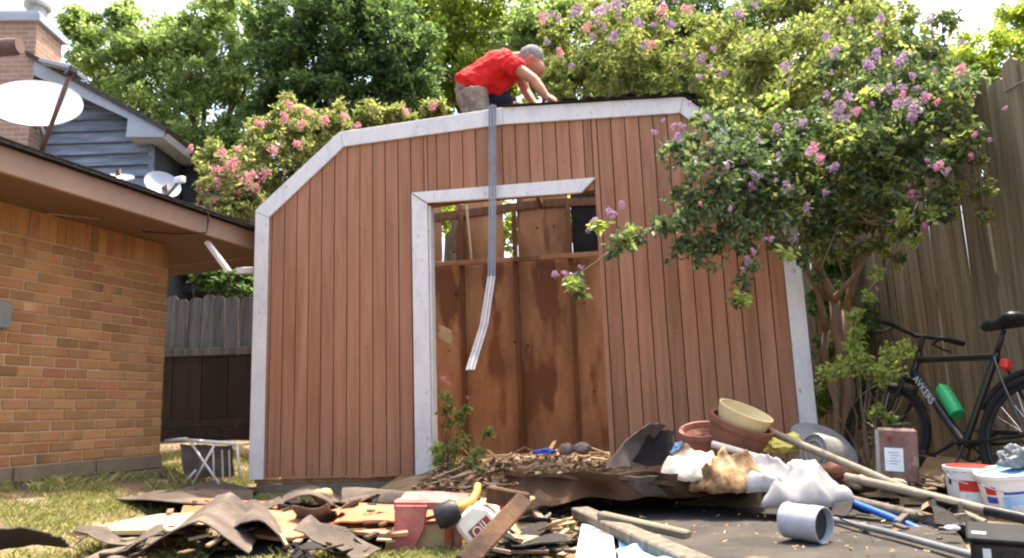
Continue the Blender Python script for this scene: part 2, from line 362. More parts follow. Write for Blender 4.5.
# eave: overhang 0.52 over the wall, and past the far corner
OV, EX, EZ = .52, .60, 2.05
soff = MB().box((-2.2+EX/2, .9-OV, ZT+SOL+.012), (5.2+EX-.04, 1.8, .02)).build('soffit', 'soffit', house)
for k in range(2): pass
fas = MB().bar((-4.8, -OV, (1.905+EZ)/2+.012), (EX, -OV, (1.905+EZ)/2+.012), .03, EZ-1.905).build('fascia', 'fascia', house, bevel=.003)
MB().bar((EX+.016, -OV-.014, (1.905+EZ)/2+.013), (EX+.016, 1.5, (1.905+EZ)/2+.013), .03, EZ-1.907).build('fascia', 'fascia', house, bevel=.003)
rf = MB(); sl_ = math.tan(R(21))
e0 = -OV-.06; x1 = EX+.07; D = 3.0
rf.add([(-4.8, e0, EZ+.014), (x1, e0, EZ+.014), (x1-D, e0+D, EZ+.014+D*sl_), (-4.8, e0+D, EZ+.014+D*sl_), (x1, 4.5, EZ+.014), (x1-D, 4.5, EZ+.014+D*sl_)], [(0, 1, 2, 3), (1, 4, 5, 2)])
roof = rf.build('roof', 'shingle', house)
md = roof.modifiers.new('t', 'SOLIDIFY'); md.thickness = .016; md.offset = 1
tabs = MB(); rs = random.Random(8)
for c_ in range(7):
    x = x1-.02-c_*.13
    while x > -4.7:
        wdt = rs.uniform(.14, .2); y0 = e0-.015+c_*.13; z0 = EZ+.032+(y0-e0)*sl_
        M = Matrix.Rotation(R(21)-.02, 3, 'X')
        tabs.box((x-wdt/2, y0+.09, z0+.036+rs.uniform(0, .005)), (wdt-.006, .19, .007), M); x -= wdt
stuff(tabs.build('shingle_tabs', 'shingle', roof))
mt = MB().box((-WL-.21, -.05, 1.22), (.26, .1, .16)).build('meter_box', 'meter', house, bevel=.008)
cb_ = MB(); cb_.tube([(-WL+.02, -.05, 1.62), (-WL+.03, -.06, 1.86), (-WL+.1, -.12, 1.893), (-WL+.33, -.28, 1.897)], .006, 6); cb_.build('cable', 'fascia', house, True)
cb_ = MB(); cb_.tube([(-.32, -OV-.06, EZ+.05), (-.27, -OV-.075, EZ-.0), (-.25, -OV-.055, 1.99), (-.25, -OV-.045, 1.92), (-.4, -OV+.1, 1.895), (-.55, -OV+.25, 1.895)], .006, 6); cb_.build('cable', 'cable', house, True)
hm = house.matrix_basis.copy(); hm = Matrix.Translation(house.location) @ Matrix.Rotation(house.rotation_euler.z, 4, 'Z')
def eave_z(p):  # roof height above a world point
    l = hm.inverted() @ Vector(p); return EZ+.05+(l.y-e0)*sl_

# ---------------------------------------------------------------- satellite dishes on the roof
def dish(label, c, nrm, xh, rx, ry, m_, arm_feed, mount, boxed=True, name='satellite_dish'):
    c = Vector(c); t = thing(name, label, 'satellite dish', mount)
    inv = Matrix.Translation(-Vector(mount)); M = inv @ frame(c, nrm, xh)
    d_ = MB(); n = 40; rings = 7; vs2 = []; fs = []
    for s_ in (0, 1):
        for i in range(rings+1):
            q = i/rings
            for k in range(n):
                a = 2*math.pi*k/n; z = .16*rx*q*q*2.0 - s_*.012
                vs2.append(M @ Vector((rx*q*math.cos(a), ry*q*math.sin(a), z-.16*rx*2.0)))
    h = (rings+1)*n
    for s_ in (0, 1):
        for i in range(rings):
            for k in range(n):
                f_ = (s_*h+i*n+k, s_*h+i*n+(k+1) % n, s_*h+(i+1)*n+(k+1) % n, s_*h+(i+1)*n+k); fs.append(f_)
    for k in range(n):
        b0 = rings*n; fs.append((b0+k, b0+(k+1) % n, h+b0+(k+1) % n, h+b0+k))
    d_.add(vs2, fs); d_.build('reflector', m_, t, 'auto')
    mo = Vector((0, 0, 0)); back = M @ Vector((0, 0, -.16*rx*2.0-.05-.1*rx)); low = M @ Vector((0, -ry*.96, -.02))
    feed = inv @ Vector(arm_feed)
    MB().tube([mo, mo+Vector((0, 0, .12)), back], .02, 10).build('mast', 'brown_metal', t, True)
    MB().box(mo+Vector((0, 0, .01)), (.12, .12, .02)).build('foot_plate', 'dark_metal', t, bevel=.003)
    MB().ball(back, .05 if rx > .2 else .03, 8).build('bracket', 'dark_metal', t, True)
    MB().tube([back+(low-back)*.3, low, feed] if rx < .2 else [mo+Vector((.02, -.06, -.02)), feed], .013 if rx < .2 else .016, 8).build('arm', 'brown_metal' if rx > .2 else 'grey_plastic', t, True)
    dv = (c-Vector(arm_feed)).normalized()
    MB().box(feed, (.05, .05, .09), frame((0, 0, 0), dv).to_3x3()).build('receiver', 'dark_metal' if rx > .2 else 'dish_white', t, bevel=.006)
    return t
Yd = 4.85
c = PY(36, 102, Yd); mnt = PY(42, 160, Yd-.02); mnt.z = eave_z(mnt)-.03
dish('large white satellite dish with brown arm on brick house roof', c, (.30, -.76, .57), (1, .25, -.28), .285, .275, 'dish_white', PY(71, 72, Yd-.32), mnt, True)
Yd = 5.9
c = PY(163, 184, Yd); mnt = PY(166, 214, Yd+.02); mnt.z = eave_z(mnt)-.03
dish('small round grey dish with white receiver near the eave end', c, (.62, -.66, .42), (.7, .6, .1), .145, .135, 'dish_grey', PY(180, 180, Yd-.12), mnt)
c = PY(117, 177, Yd-.2); mnt = PY(116, 205, Yd-.15); mnt.z = eave_z(mnt)-.03
dish('small low grey dish half hidden behind the shingle edge', c, (.1, -.5, .86), (1, 0, 0), .125, .12, 'dish_grey', PY(120, 180, Yd-.3), mnt)

# ================================================================ GREY HOUSE BEHIND WITH CHIMNEY
YG = 9.6
gO = PY(150, 200, YG); grey = thing('grey_house', 'grey lap-sided house gable with brick chimney behind the brick house', 'house', (gO.x, gO.y, .3))
def GL(px, py, Y=YG): return PY(px, py, Y)-Vector((gO.x, gO.y, .3))
# rake line from pixels (48,68) to (176,140)
ra = GL(44, 70); rb = GL(176, 140)
def rake(x): return ra.z + (rb.z-ra.z)*(x-ra.x)/(rb.x-ra.x)
xr = GL(152, 200).x; xl = GL(-40, 200).x
MB().prism([(xl, 0), (xr, 0), (xr, rake(xr)-.02), (ra.x, ra.z-.02), (xl, ra.z-.25)], .012, 3.0).build('wall', 'house_dark', grey)
z = 1.2; k = 0; pitch = .165
while z < 6:
    x2 = xr
    if z+pitch > rake(xr)-.02: x2 = min(xr, ra.x + (rb.x-ra.x)*((z+pitch) - ra.z)/(rb.z-ra.z)+.12)
    if x2-xl > .2:
        m2 = MB(); m2.add([(xl, 0, z+pitch), (x2, 0, z+pitch), (x2, -.045, z), (xl, -.045, z), (xl, .01, z+pitch), (x2, .01, z+pitch), (x2, .01, z), (xl, .01, z)],
               [(0, 1, 2, 3), (4, 7, 6, 5), (0, 4, 5, 1), (3, 2, 6, 7), (0, 3, 7, 4), (1, 5, 6, 2)])
        m2.build('siding_board', 'house_grey', grey)
    z += pitch
MB().bar(GL(152, 128)-Vector((0, .02, 0)), GL(152, 215)-Vector((0, .02, 0)), .05, .07, (0, 1, 0)).build('corner_board', 'house_grey', grey, bevel=.004)
# rake board as one polygon with a boxed eave return at its lower end
rp = [GL(44, 66), GL(176, 137), GL(172, 145), GL(137, 145), GL(139, 127), GL(46, 84)]
MB().prism([(p.x, p.z) for p in rp], -.30, -.25).build('rake_board', 'house_trim', grey, bevel=.004)
MB().prism([(p.x, p.z) for p in [GL(40, 61), GL(180, 137), GL(176, 140), GL(42, 67)]], -.34, 3.2).build('roof', 'shingle', grey)
MB().prism([(p.x, p.z) for p in [GL(139, 128), GL(137, 145), GL(172, 145), GL(176, 140)]], -.24, 3.0).build('eave_return', 'house_trim', grey)
MB().prism([(p.x, p.z) for p in [GL(156, 150), GL(196, 150), GL(196, 262), GL(156, 262)]], .8, 3.0).build('shaded_wing', 'house_dark', grey)  # dark block: recess shade under the eave put into its colour
MB().prism([(p.x, p.z) for p in [GL(165, 132), GL(206, 152), GL(206, 157), GL(165, 139)]], .5, 3.2).build('wing_roof', 'house_dark', grey)
# chimney
ch = MB(); p0 = GL(32, 140, YG-.3); p1 = GL(60, 10, YG-.3)
xa, xb = GL(-60, 80, YG-.3).x, GL(33, 80, YG-.3).x
yy = p0.y
ztop = GL(33, 22, YG-.3).z
chm = Matrix.Translation((xb, yy, 0)) @ Matrix.Rotation(R(3), 4, 'Z')
cm = MB(); cm.box((-.55, .3, ztop/2), (1.1, .6, ztop)); cm.v = [tuple(chm @ Vector(q)) for q in cm.v]
chim = cm.build('chimney', 'chimney_brick', grey)
cm = MB(); cm.box((-.55, .3, ztop+.05), (1.2, .7, .1)); cm.box((-.55, .3, ztop+.13), (1.1, .6, .07)); cm.v = [tuple(chm @ Vector(q)) for q in cm.v]
cm.build('crown', 'house_trim', chim)
cm = MB(); cm.lathe([(.13, ztop+.15), (.13, ztop+.36), (.17, ztop+.37), (.17, ztop+.42), (.02, ztop+.44)], 16); cm.v = [tuple(chm @ (Vector(q)+Vector((-.2, .3, 0)))) for q in cm.v]
cm.build('flue', 'tin_grey', chim, 'auto')
MB().bar(GL(48, 66, YG-.28), GL(78, 73, YG-.28), .4, .05).build('flashing', 'house_trim', grey, bevel=.004)
# brown rounded beam end poking in at the frame edge
bt = PY(20, 46, 5.2)
beam = MB(); beam.tube([bt+Vector((-.0, 0, 0)), bt+Vector((-.05, .0, -.003)), bt+Vector((-.9, .02, -.03))], [.058, .066, .07], 14)
tag(beam.build('round_beam', 'brown_metal', None, 'auto'), 'brown round pipe end poking in above the large dish', 'pipe')
MB().tube([PY(-45, 50, 5.22), PY(-45, 160, 5.3)], .03, 10).build('standpipe', 'brown_metal', bpy.data.objects['round_beam'], True)

# ================================================================ BACK FENCE
def picket_mesh(w_, h, t, m_, seed, ear=.035):
    rs = random.Random(seed); q = MB(); top = h
    nseg = 5; xs_ = []
    poly = [(-w_/2, 0), (w_/2, 0)]
    for i in range(1, nseg): poly.append((w_/2+rs.uniform(-.003, .003), (h-ear)*i/nseg))
    poly += [(w_/2, h-ear), (w_/2-ear, h), (-w_/2+ear, h), (-w_/2, h-ear)]
    for i in range(nseg-1, 0, -1): poly.append((-w_/2+rs.uniform(-.003, .003), (h-ear)*i/nseg))
    n = len(poly); q.prism(poly, -t/2, t/2)
    me = bpy.data.meshes.new('picket'); me.from_pydata(q.v, [], q.f); me.update(); me.materials.append(M_[m_]); return me
FB = 8.75
bf = thing('picket_fence', 'weathered grey picket fence in the gap beside the shed', 'fence', (-4.8, FB, .3))
pm = [picket_mesh(.14, 1.72, .018, 'pale_fence', i) for i in range(4)]
rs = random.Random(5); x = 0
while x < 8.0:
    o = bpy.data.objects.new('picket', rs.choice(pm)); COL.objects.link(o); o.parent = bf
    o.location = (x, rs.uniform(-.004, .004), rs.uniform(-.03, .02)); o.rotation_euler = (rs.uniform(-.01, .01), rs.uniform(-.012, .012), rs.uniform(-.03, .03)); x += .148+rs.uniform(-.002, .008)
MB().bar((-.1, -.05, 1.06), (8, -.05, 1.06), .045, .09).build('rail', 'grey_wood', bf, bevel=.004)
MB().bar((-.1, -.05, .24), (8, -.05, .24), .045, .09).build('rail', 'dark_fence', bf, bevel=.004)
# infill below the upper rail: shade on the lower pickets as dark planks
x = .0; rs = random.Random(15)
while x < 8.0:
    wdt = rs.choice((.28, .3, .34)); h = .78
    MB().box((x+wdt/2, -.036+rs.uniform(-.003, .003), .63+rs.uniform(-.02, .01)), (wdt-.012, .016, h)).build('plank', 'dark_fence', bf); x += wdt
MB().box((3.9, -.06, .09), (7.9, .03, .2)).build('kick_board', 'dark_fence', bf, bevel=.004)
# things seen over that fence
nbw = thing('rear_brick_house', 'reddish brick house end glimpsed under the eave over the fence', 'house', (-4.4, 11.2, .2))
MB().box((0, 1, 1.1), (3.4, 2, 2.2)).build('wall', 'chimney_brick', nbw)
MB().box((0, .8, 2.26), (3.9, 2.8, .1)).build('roof', 'house_dark', nbw)
a_ = PY(207, 242, 5.5); b_ = PY(229, 272, 5.48)
tag(MB().bar(a_, b_, .05, .035).build('trim_strip', 'trim', None, bevel=.004), 'short white board hanging diagonally from the brown eave', 'board')
a_ = PY(236, 271, 5.75); b_ = PY(262, 270, 5.85)
tag(MB().bar(a_, b_, .04, .05).build('trim_strip', 'trim', None, bevel=.004), 'short white board lying level beside the shed corner trim', 'board')

# ================================================================ TALL SIDE FENCE
FX = 3.15
sf = thing('board_fence', 'tall weathered board fence behind the bicycle', 'fence', (FX, 2.6, 0), math.pi/2)
pm = [picket_mesh(.142, 2.6, .018, 'fence_wood', 30+i, .03) for i in range(5)]
rs = random.Random(9); x = 0
while x < 6.1:
    o = bpy.data.objects.new('picket', rs.choice(pm)); COL.objects.link(o); o.parent = sf
    o.location = (x, rs.uniform(-.006, .006), .06+rs.uniform(-.12, .09)+.02*math.sin(x*2)); o.rotation_euler = (rs.uniform(-.012, .012), rs.uniform(-.02, .02), rs.uniform(-.05, .05)); x += .1425+rs.uniform(-.002, .002)
for zz in (.45, 1.3, 2.1): MB().bar((-.05, -.04, zz), (6.1, -.04, zz), .05, .09).build('rail', 'grey_wood', sf, bevel=.004)
for xx in (.3, 2.5, 4.7): MB().box((xx, -.11, 1.25), (.09, .09, 2.5)).build('post', 'grey_wood', sf, bevel=.005)
tag(MB().tube([(FX-.02, 4.45, 2.42), (FX-.03, 4.2, 2.40), (FX-.035, 3.9, 2.41), (FX-.03, 3.3, 2.44)], .006, 6).build('wire', 'galv', None, True), 'thin grey wire along the top of the tall fence', 'wire')

# ================================================================ SHED
SH = thing('garden_shed', 'brown barn-roofed garden shed with white trim, half stripped', 'shed', (-1.967, 5.69, 0), R(-9))
SM = Matrix.Translation((-1.967, 5.69, 0)) @ Matrix.Rotation(R(-9), 4, 'Z')
def S(s, d, z): return SM @ Vector((s, d, z))
WID, DEP, Z0 = 3.985, 2.4, .13
PROF = [(0, 2.15), (.675, 2.715), (1.97, 2.785), (3.305, 2.73), (WID, 2.12)]
def rtop(s):
    for (a0, za), (b0, zb) in zip(PROF, PROF[1:]):
        if a0 <= s <= b0: return za+(zb-za)*(s-a0)/(b0-a0)
    return PROF[-1][1]
D0, D1, DZ = 1.375, 2.625, 2.10
def board_poly(a0, b0, z0, drop):
    pts = [(a0, z0), (b0, z0), (b0, rtop(b0)-drop)]
    for s, z in reversed(PROF):
        if a0 < s < b0: pts.append((s, z-drop))
    pts.append((a0, rtop(a0)-drop)); return pts
panel = MB()
for a0, b0, z0 in ((.01, D0-.01, Z0+.01), (D0-.01, D1+.005, DZ+.03), (D1+.005, WID-.01, Z0+.01)):
    panel.prism(board_poly(a0, b0, z0, .02), -.002, .012)
front = panel.build('front_wall', 'groove', SH)
s = .02; rs = random.Random(2); PI_ = .1018
edges = []
while s < WID-.02:
    e = min(s+PI_, WID-.005)
    for a0, b0 in [(max(s, lo), min(e, hi)) for lo, hi in ((0, D0), (D0, D1), (D1, WID))]:
        if b0-a0 > .012: edges.append((a0, b0))
    s += PI_
for a0, b0 in edges:
    z0 = DZ+.02 if (a0 >= D0-.001 and b0 <= D1+.001) else Z0 - rs.uniform(0, .012)
    q = MB(); j = rs.uniform(-.0015, .0015)
    q.prism(board_poly(a0+.0035, b0-.0035, z0, .03), -.012+j, -.0025)
    q.build('siding_board', 'siding', front, bevel=.0015)
nl = MB(); rk = random.Random(6)
for i, (a0, b0) in enumerate(edges):
    if i % 4: continue
    for z_ in (.2, .62, 1.05, 1.5, 1.95, 2.35):
        if z_ < rtop(a0)-.15 and not (D0-.05 < a0 < D1 and z_ < DZ+.05): nl.lathe([(.0005, 0), (.0045, 0), (.0035, .0015), (.0005, .002)], 6, frame(((a0+b0)/2+rk.uniform(-.01, .01), -.0138, z_+rk.uniform(-.03, .03)), (0, -1, 0)))
stuff(nl.build('nail_heads', 'dark_metal', front))
# white trim
def poly_trim(name, poly, d0=-.032, d1=-.0125, m_='trim', par=SH): return MB().prism(poly, d0, d1).build(name, m_, par, bevel=.003)
TW = .1
def off(p, q, w_):   # inward offset of a profile segment
    dx, dz = q[0]-p[0], q[1]-p[1]; L = math.hypot(dx, dz); return dz/L*w_, -dx/L*w_
ins = []
for i in range(len(PROF)):
    if i == 0: ins.append((TW, PROF[0][1]-.045)); continue
    if i == len(PROF)-1: ins.append((WID-TW, PROF[-1][1]-.045)); continue
    a0 = off(PROF[i-1], PROF[i], TW*1.02); b0 = off(PROF[i], PROF[i+1], TW*1.02)
    ins.append((PROF[i][0]+(a0[0]+b0[0])/2, PROF[i][1]+(a0[1]+b0[1])/2))
for i in range(4):
    g = .0012
    poly_trim('rake_trim', ([(-.012, PROF[0][1]+.022), (-.012, PROF[0][1]+.0045)] if i == 0 else [(PROF[i][0]+g, PROF[i][1]+.032)]) + [(ins[i][0]+g, ins[i][1]), (ins[i+1][0]-g, ins[i+1][1]), (PROF[i+1][0]-g, PROF[i+1][1]+.032)])
poly_trim('corner_trim', [(-.012, Z0-.005), (TW, Z0-.005), (TW, PROF[0][1]-.047), (-.012, PROF[0][1]+.002)])
poly_trim('corner_trim', [(WID-TW, Z0-.03), (WID+.012, Z0-.03), (WID+.012, PROF[4][1]), (WID-TW, PROF[4][1]-.047)])
poly_trim('door_jamb', [(1.255, Z0-.01), (1.375, Z0-.01), (1.372, DZ+.012), (1.25, DZ+.10)], -.034, -.0125)
poly_trim('door_header', [(1.252, DZ+.104), (1.374, DZ+.016), (2.53, DZ-.0), (2.64, DZ+.105)], -.046, -.02)
MB().prism([(1.375, Z0), (1.39, Z0), (1.39, DZ), (1.375, DZ)], -.01, .09).build('door_stop', 'trim', SH)
# framing round the opening and inside
for a0 in (1.31, 2.675, .06, .65, 3.3, 3.88): MB().box((a0, .062, (Z0+min(rtop(a0)-.12, 2.6))/2), (.04, .09, min(rtop(a0)-.12, 2.6)-Z0)).build('stud', 'stud', SH, bevel=.003)
MB().box((2.0, .062, DZ+.075), (1.3, .088, .09)).build('lintel', 'stud', SH, bevel=.003)
# floor, skids
MB().box((WID/2, DEP/2, Z0-.02), (WID-.02, DEP-.04, .03)).build('floor', 'plywood', SH)
for d in (.05, 1.2, 2.3): MB().box((WID/2, d, .035), (WID-.06, .09, .115)).build('skid', 'skid', SH, bevel=.006)
# side walls
for s_, nm in ((.012, 'side_wall'), (WID-.012, 'side_wall')):
    MB().box((s_, DEP/2, (Z0+2.13)/2), (.016, DEP-.03, 2.13-Z0)).build(nm, 'plywood', SH)
    for d in (.6, 1.2, 1.8): MB().box((s_+(.032 if s_ < 1 else -.032), d, (Z0+2.1)/2), (.045, .04, 2.1-Z0)).build('stud', 'stud', SH)
# back wall: lower sheets, rail, upper boards with gaps
zr = 2.12
bx = [.02, .5, 1.08, 1.66, 2.24, 2.80, 3.4, WID-.02]
for i in range(len(bx)-1):
    MB().box(((bx[i]+bx[i+1])/2, DEP-.01+.003*(i % 2), (Z0+zr)/2), (bx[i+1]-bx[i]-.012, .014, zr-Z0)).build('plywood_sheet', 'plywood', SH)
def upper(a0, b0, z1=None, m_='plywood'):
    pl = board_poly(a0, b0, zr+.01, -.05)
    if z1: pl = [(a0, zr+.01), (b0, zr+.01), (b0, z1), (a0, z1)]
    MB().prism(pl, DEP-.016, DEP-.002).build('plywood_sheet', m_, SH)
upper(.02, .46); upper(.48, .86); upper(1.01, 1.54); upper(1.69, 2.23); upper(2.27, 2.74, m_='black_felt'); upper(2.76, WID-.04)
for a0 in (.04, .5, 1.085, 1.665, 2.245, 2.80, 3.4, WID-.05):
    h = rtop(a0)-.06; MB().box((a0, DEP-.055, (Z0+h)/2), (.045, .07, h-Z0)).build('stud', 'stud', SH, bevel=.003)
MB().box((WID/2, DEP-.11, zr), (WID-.06, .035, .05)).build('rail', 'plywood', SH, bevel=.003)
rk = random.Random(12)
for k in range(16):
    MB().lathe([(.002, 0), (rk.uniform(.008, .016), 0), (.004, .002), (.002, .002)], 8, frame((rk.uniform(.9, 2.7), DEP-.0175 if k % 3 else DEP-.0195, rk.uniform(.7, 2.05) if k % 3 else rk.uniform(2.2, 2.6)), (0, -1, 0))).build('knot', 'dark_fence', SH)
MB().bar((1.44, .5, 2.5), (1.66, .9, 2.52), .02, .08).build('loose_lath', 'pale_board', SH)
MB().bar((1.22, 2.2, 2.13), (1.18, 2.2, 2.72), .03, .02).build('loose_lath', 'pale_board', SH)
# roof: remaining decking along the front, bare rafters behind
RD = .78
for i in range(4):
    (a0, za), (b0, zb) = PROF[i], PROF[i+1]; dx, dz = off(PROF[i], PROF[i+1], .022)
    MB().prism([(a0-.004, za+.013), (b0+.004 if i == 3 else b0, zb+.013), (b0-dx, zb-dz+.012), (a0-dx, za-dz+.012)], -.011, RD if i != 1 else RD+.25).build('roof_decking', 'stud', SH)
    MB().prism([(a0-dx, za-dz+.014), (b0-dx, zb-dz+.014), (b0-dx*1.3, zb-dz*1.3+.014), (a0-dx*1.3, za-dz*1.3+.014)], -.058 if i >= 2 else .12, RD-.1).build('roofing_felt', 'black_felt' if i >= 2 else 'felt', SH)
for d in (1.25, 1.85, DEP-.02):
    for i in range(4):
        a0, b0 = PROF[i], PROF[i+1]
        MB().bar((a0[0]+.03, d, a0[1]-.06), (b0[0], d, b0[1]-.06), .04, .085, (0, 0, 1)).build('rafter', 'stud', SH)
MB().bar((1.97, .05, 2.72), (1.97, DEP, 2.72), .035, .1).build('ridge_beam', 'stud', SH)
# ragged scraps of roofing left along the front edge
rs = random.Random(21)
for i in range(11):
    s_ = 2.42+i*.085; z = rtop(s_)+.05
    m2 = MB(); sheet(m2, [S(s_, -.06, z), S(s_+.13, -.07, z+rs.uniform(-.01, .015)), S(s_+.12, .2, z+.01), S(s_, .2, z+.01)], 5, 4, .006, .03, 9, ragged=.15, seed=i)
    o = m2.build('shingle_scrap', 'black_felt', SH); o.matrix_parent_inverse = SM.inverted()
# torn white panel edge inside
m2 = MB(); sheet(m2, [S(1.40, .14, 1.12), S(1.50, .16, 1.05), S(1.49, .16, 1.17), S(1.40, .14, 1.22)], 6, 6, .01, .03, 8, ragged=.2, seed=3)
o = m2.build('torn_panel', 'cardboard', SH); o.matrix_parent_inverse = SM.inverted()

# bent galvanised strip hanging off the roof edge
p_ = [S(1.905, .10, 2.835), S(1.9, -.075, 2.822), S(1.897, -.085, 2.7), S(1.886, -.11, 2.1), S(1.872, -.17, 1.50), PY(484, 325, 4.95), PY(470, 370, 4.72)]
ms_ = MB()
for off_, wd_ in ((-.021, .013), (.0, .02), (.021, .013)):
    for q, r2 in zip(p_, p_[1:]):
        ms_.bar(q+Vector((off_, -.004 if off_ == 0 else 0, 0)), r2+Vector((off_, -.004 if off_ == 0 else 0, 0)), wd_, .004 if off_ else .012, (0, 1, .01))
tag(ms_.build('metal_strip', 'galv'), 'bent silver metal edging hanging down across the shed doorway', 'metal strip')

# ================================================================ PERSON ON THE ROOF
def blob_mesh(name, chains, balls, voxel, m_, parent, smooth_it=6, disp=0):
    q = MB()
    for pts, rad in chains: q.tube(pts, rad, 12)
    for c_, r_, sc in balls: q.ball(c_, r_, 10, sc)
    me = bpy.data.meshes.new(name); me.from_pydata(q.v, [], q.f); me.update()
    bm = bmesh.new(); bm.from_mesh(me); bmesh.ops.recalc_face_normals(bm, faces=bm.faces); bm.to_mesh(me); bm.free()
    o = link(name, me, m_, parent)
    r2 = o.modifiers.new('r', 'REMESH'); r2.mode = 'VOXEL'; r2.voxel_size = voxel; r2.use_smooth_shade = True
    s2 = o.modifiers.new('s', 'SMOOTH'); s2.factor = .5; s2.iterations = smooth_it
    if disp:
        tx = bpy.data.textures.new(name, 'CLOUDS'); tx.noise_scale = .055; dm = o.modifiers.new('d', 'DISPLACE'); dm.texture = tx; dm.strength = disp; dm.mid_level = .5; dm.texture_coords = 'LOCAL'
    return o
YP = 5.72
def Q(px, py, dy=0): return PY(px, py, YP+dy)
man = thing('person', 'person in red shirt and grey shorts kneeling bent over the shed roof', 'person', (0, 0, 0))
pel = Q(470, 92, .05); chest = Q(500, 70, .08); nk = Q(521, 59, .05); hd = Q(531, 61, .0)
shn, shf = Q(510, 64, -.10), Q(516, 66, .28); eln, han = Q(534, 80, -.2), Q(547, 97, -.26)
elf, haf = Q(526, 92, .3), Q(536, 106, .2)
kn, kf = Q(482, 131, -.02), Q(514, 109, .12); an_, af = Q(452, 136, .02), Q(500, 136, .2); hipn, hipf = Q(471, 93, -.02), Q(482, 97, .16)
ch_ = [([pel, Q(485, 80, .08), chest, Q(512, 62, .09)], [.14, .13, .15, .12]), ([Q(512, 62, .09), nk, hd], [.08, .06, .06]),
       ([shn, (shn+eln)/2, eln], [.056, .05, .042]), ([eln, (eln+han)/2, han], [.043, .038, .026]),
       ([shf, elf], [.055, .042]), ([elf, haf], [.042, .028]), ([hipn, kn], [.095, .06]), ([kn, (kn+an_)/2, an_], [.06, .058, .038]),
       ([hipf, kf], [.095, .06]), ([kf, af], [.06, .038]), ([chest, shn], [.09, .06]), ([chest, shf], [.09, .06])]
def hand(h, d, s_):
    d = d.normalized(); sd = Vector((0, -1, 0)); sd = (sd-d*sd.dot(d)).normalized(); dn = d.cross(sd); dn = dn if dn.z < 0 else -dn
    ch_.append(([h, h+d*.04, h+d*.085], [.026, .034, .03]))
    for k, (o_, L) in enumerate(((-.027, .066), (-.009, .078), (.009, .072), (.027, .056))):
        b_ = h+d*.08+sd*o_; ch_.append(([b_, b_+d*L*.5+dn*.008, b_+d*L*.8+dn*.03], [.0105, .0098, .0085]))
    b_ = h+d*.03+sd*.028*s_; ch_.append(([b_, b_+d*.03+sd*.025*s_+dn*.01, b_+d*.058+sd*.03*s_+dn*.025], [.012, .011, .009]))
hand(han, (han-eln)+Vector((.12, 0, -.02)), 1); hand(haf, haf-elf, -1)
hdir = Vector((.42, -.12, -.9)).normalized()   # face looks down and to the right
fr = frame(hd, hdir, (0, 1, 0))
bl_ = [(hd, .098, (1, .86, 1.12)), (hd+hdir*.045+Vector((.02, 0, -.03)), .075, (1, .85, 1))]
nose = hd+hdir*.108; bl_ += [(nose, .017, (1, 1, 1.3)), (hd+Vector((0, -.088, -.005)), .022, (.8, .4, 1.2)), (hd+Vector((0, .088, -.005)), .022, (.8, .4, 1.2))]
bl_ += [(hd+hdir*.1+Vector((-.04, 0, -.06)), .02, (1, 1.5, .5))]
blob_mesh('body', ch_, bl_, .008, 'skin', man, 4)
eyes = MB()
for sy in (-.033, .033): eyes.ball(hd+hdir*.09+Vector((.03, sy, .025)), .012, 6)
eyes.build('eyes', 'dark_cloth', man, True)
blob_mesh('shirt', [([Q(467, 91, .05), Q(477, 84, .07), Q(488, 77, .08), chest, Q(514, 61, .08)], [.165, .16, .162, .172, .125]),
    ([chest, shn], [.12, .083]), ([shn, shn+(eln-shn)*.42], [.083, .078]), ([chest, shf], [.12, .083]), ([shf, shf+(elf-shf)*.5], [.083, .075]),
    ([Q(492, 82, .1), Q(505, 92, .12)], [.14, .12])], [], .01, 'shirt', man, 5, .026)
blob_mesh('shorts', [([Q(466, 93, .04), Q(474, 92, .09)], [.155, .16]), ([hipn, hipn+(kn-hipn)*.92], [.135, .10])], [], .012, 'shorts', man, 5, .02)
blob_mesh('trouser_leg', [([hipf, hipf+(kf-hipf)*.95], [.13, .10])], [], .012, 'dark_cloth', man, 5, .015)
for a_, k_ in ((an_, kn), (af, kf)):
    d_ = (a_-k_).normalized(); blob_mesh('shoe', [([a_-d_*.03, a_+d_*.06, a_+d_*.08+Vector((0, 0, -.08))], [.045, .05, .04])], [], .012, 'sole', man)
capM = frame(hd-hdir*.02+Vector((.01, 0, .0)), Vector((.12, -.05, .98)), (1, 0, 0))
q = MB(); q.lathe([(.094, -.03), (.102, 0), (.1, .04), (.085, .078), (.05, .104), (.001, .112)], 22, capM, .9, .02); q.build('hair', 'grey_hair', man, 'auto')

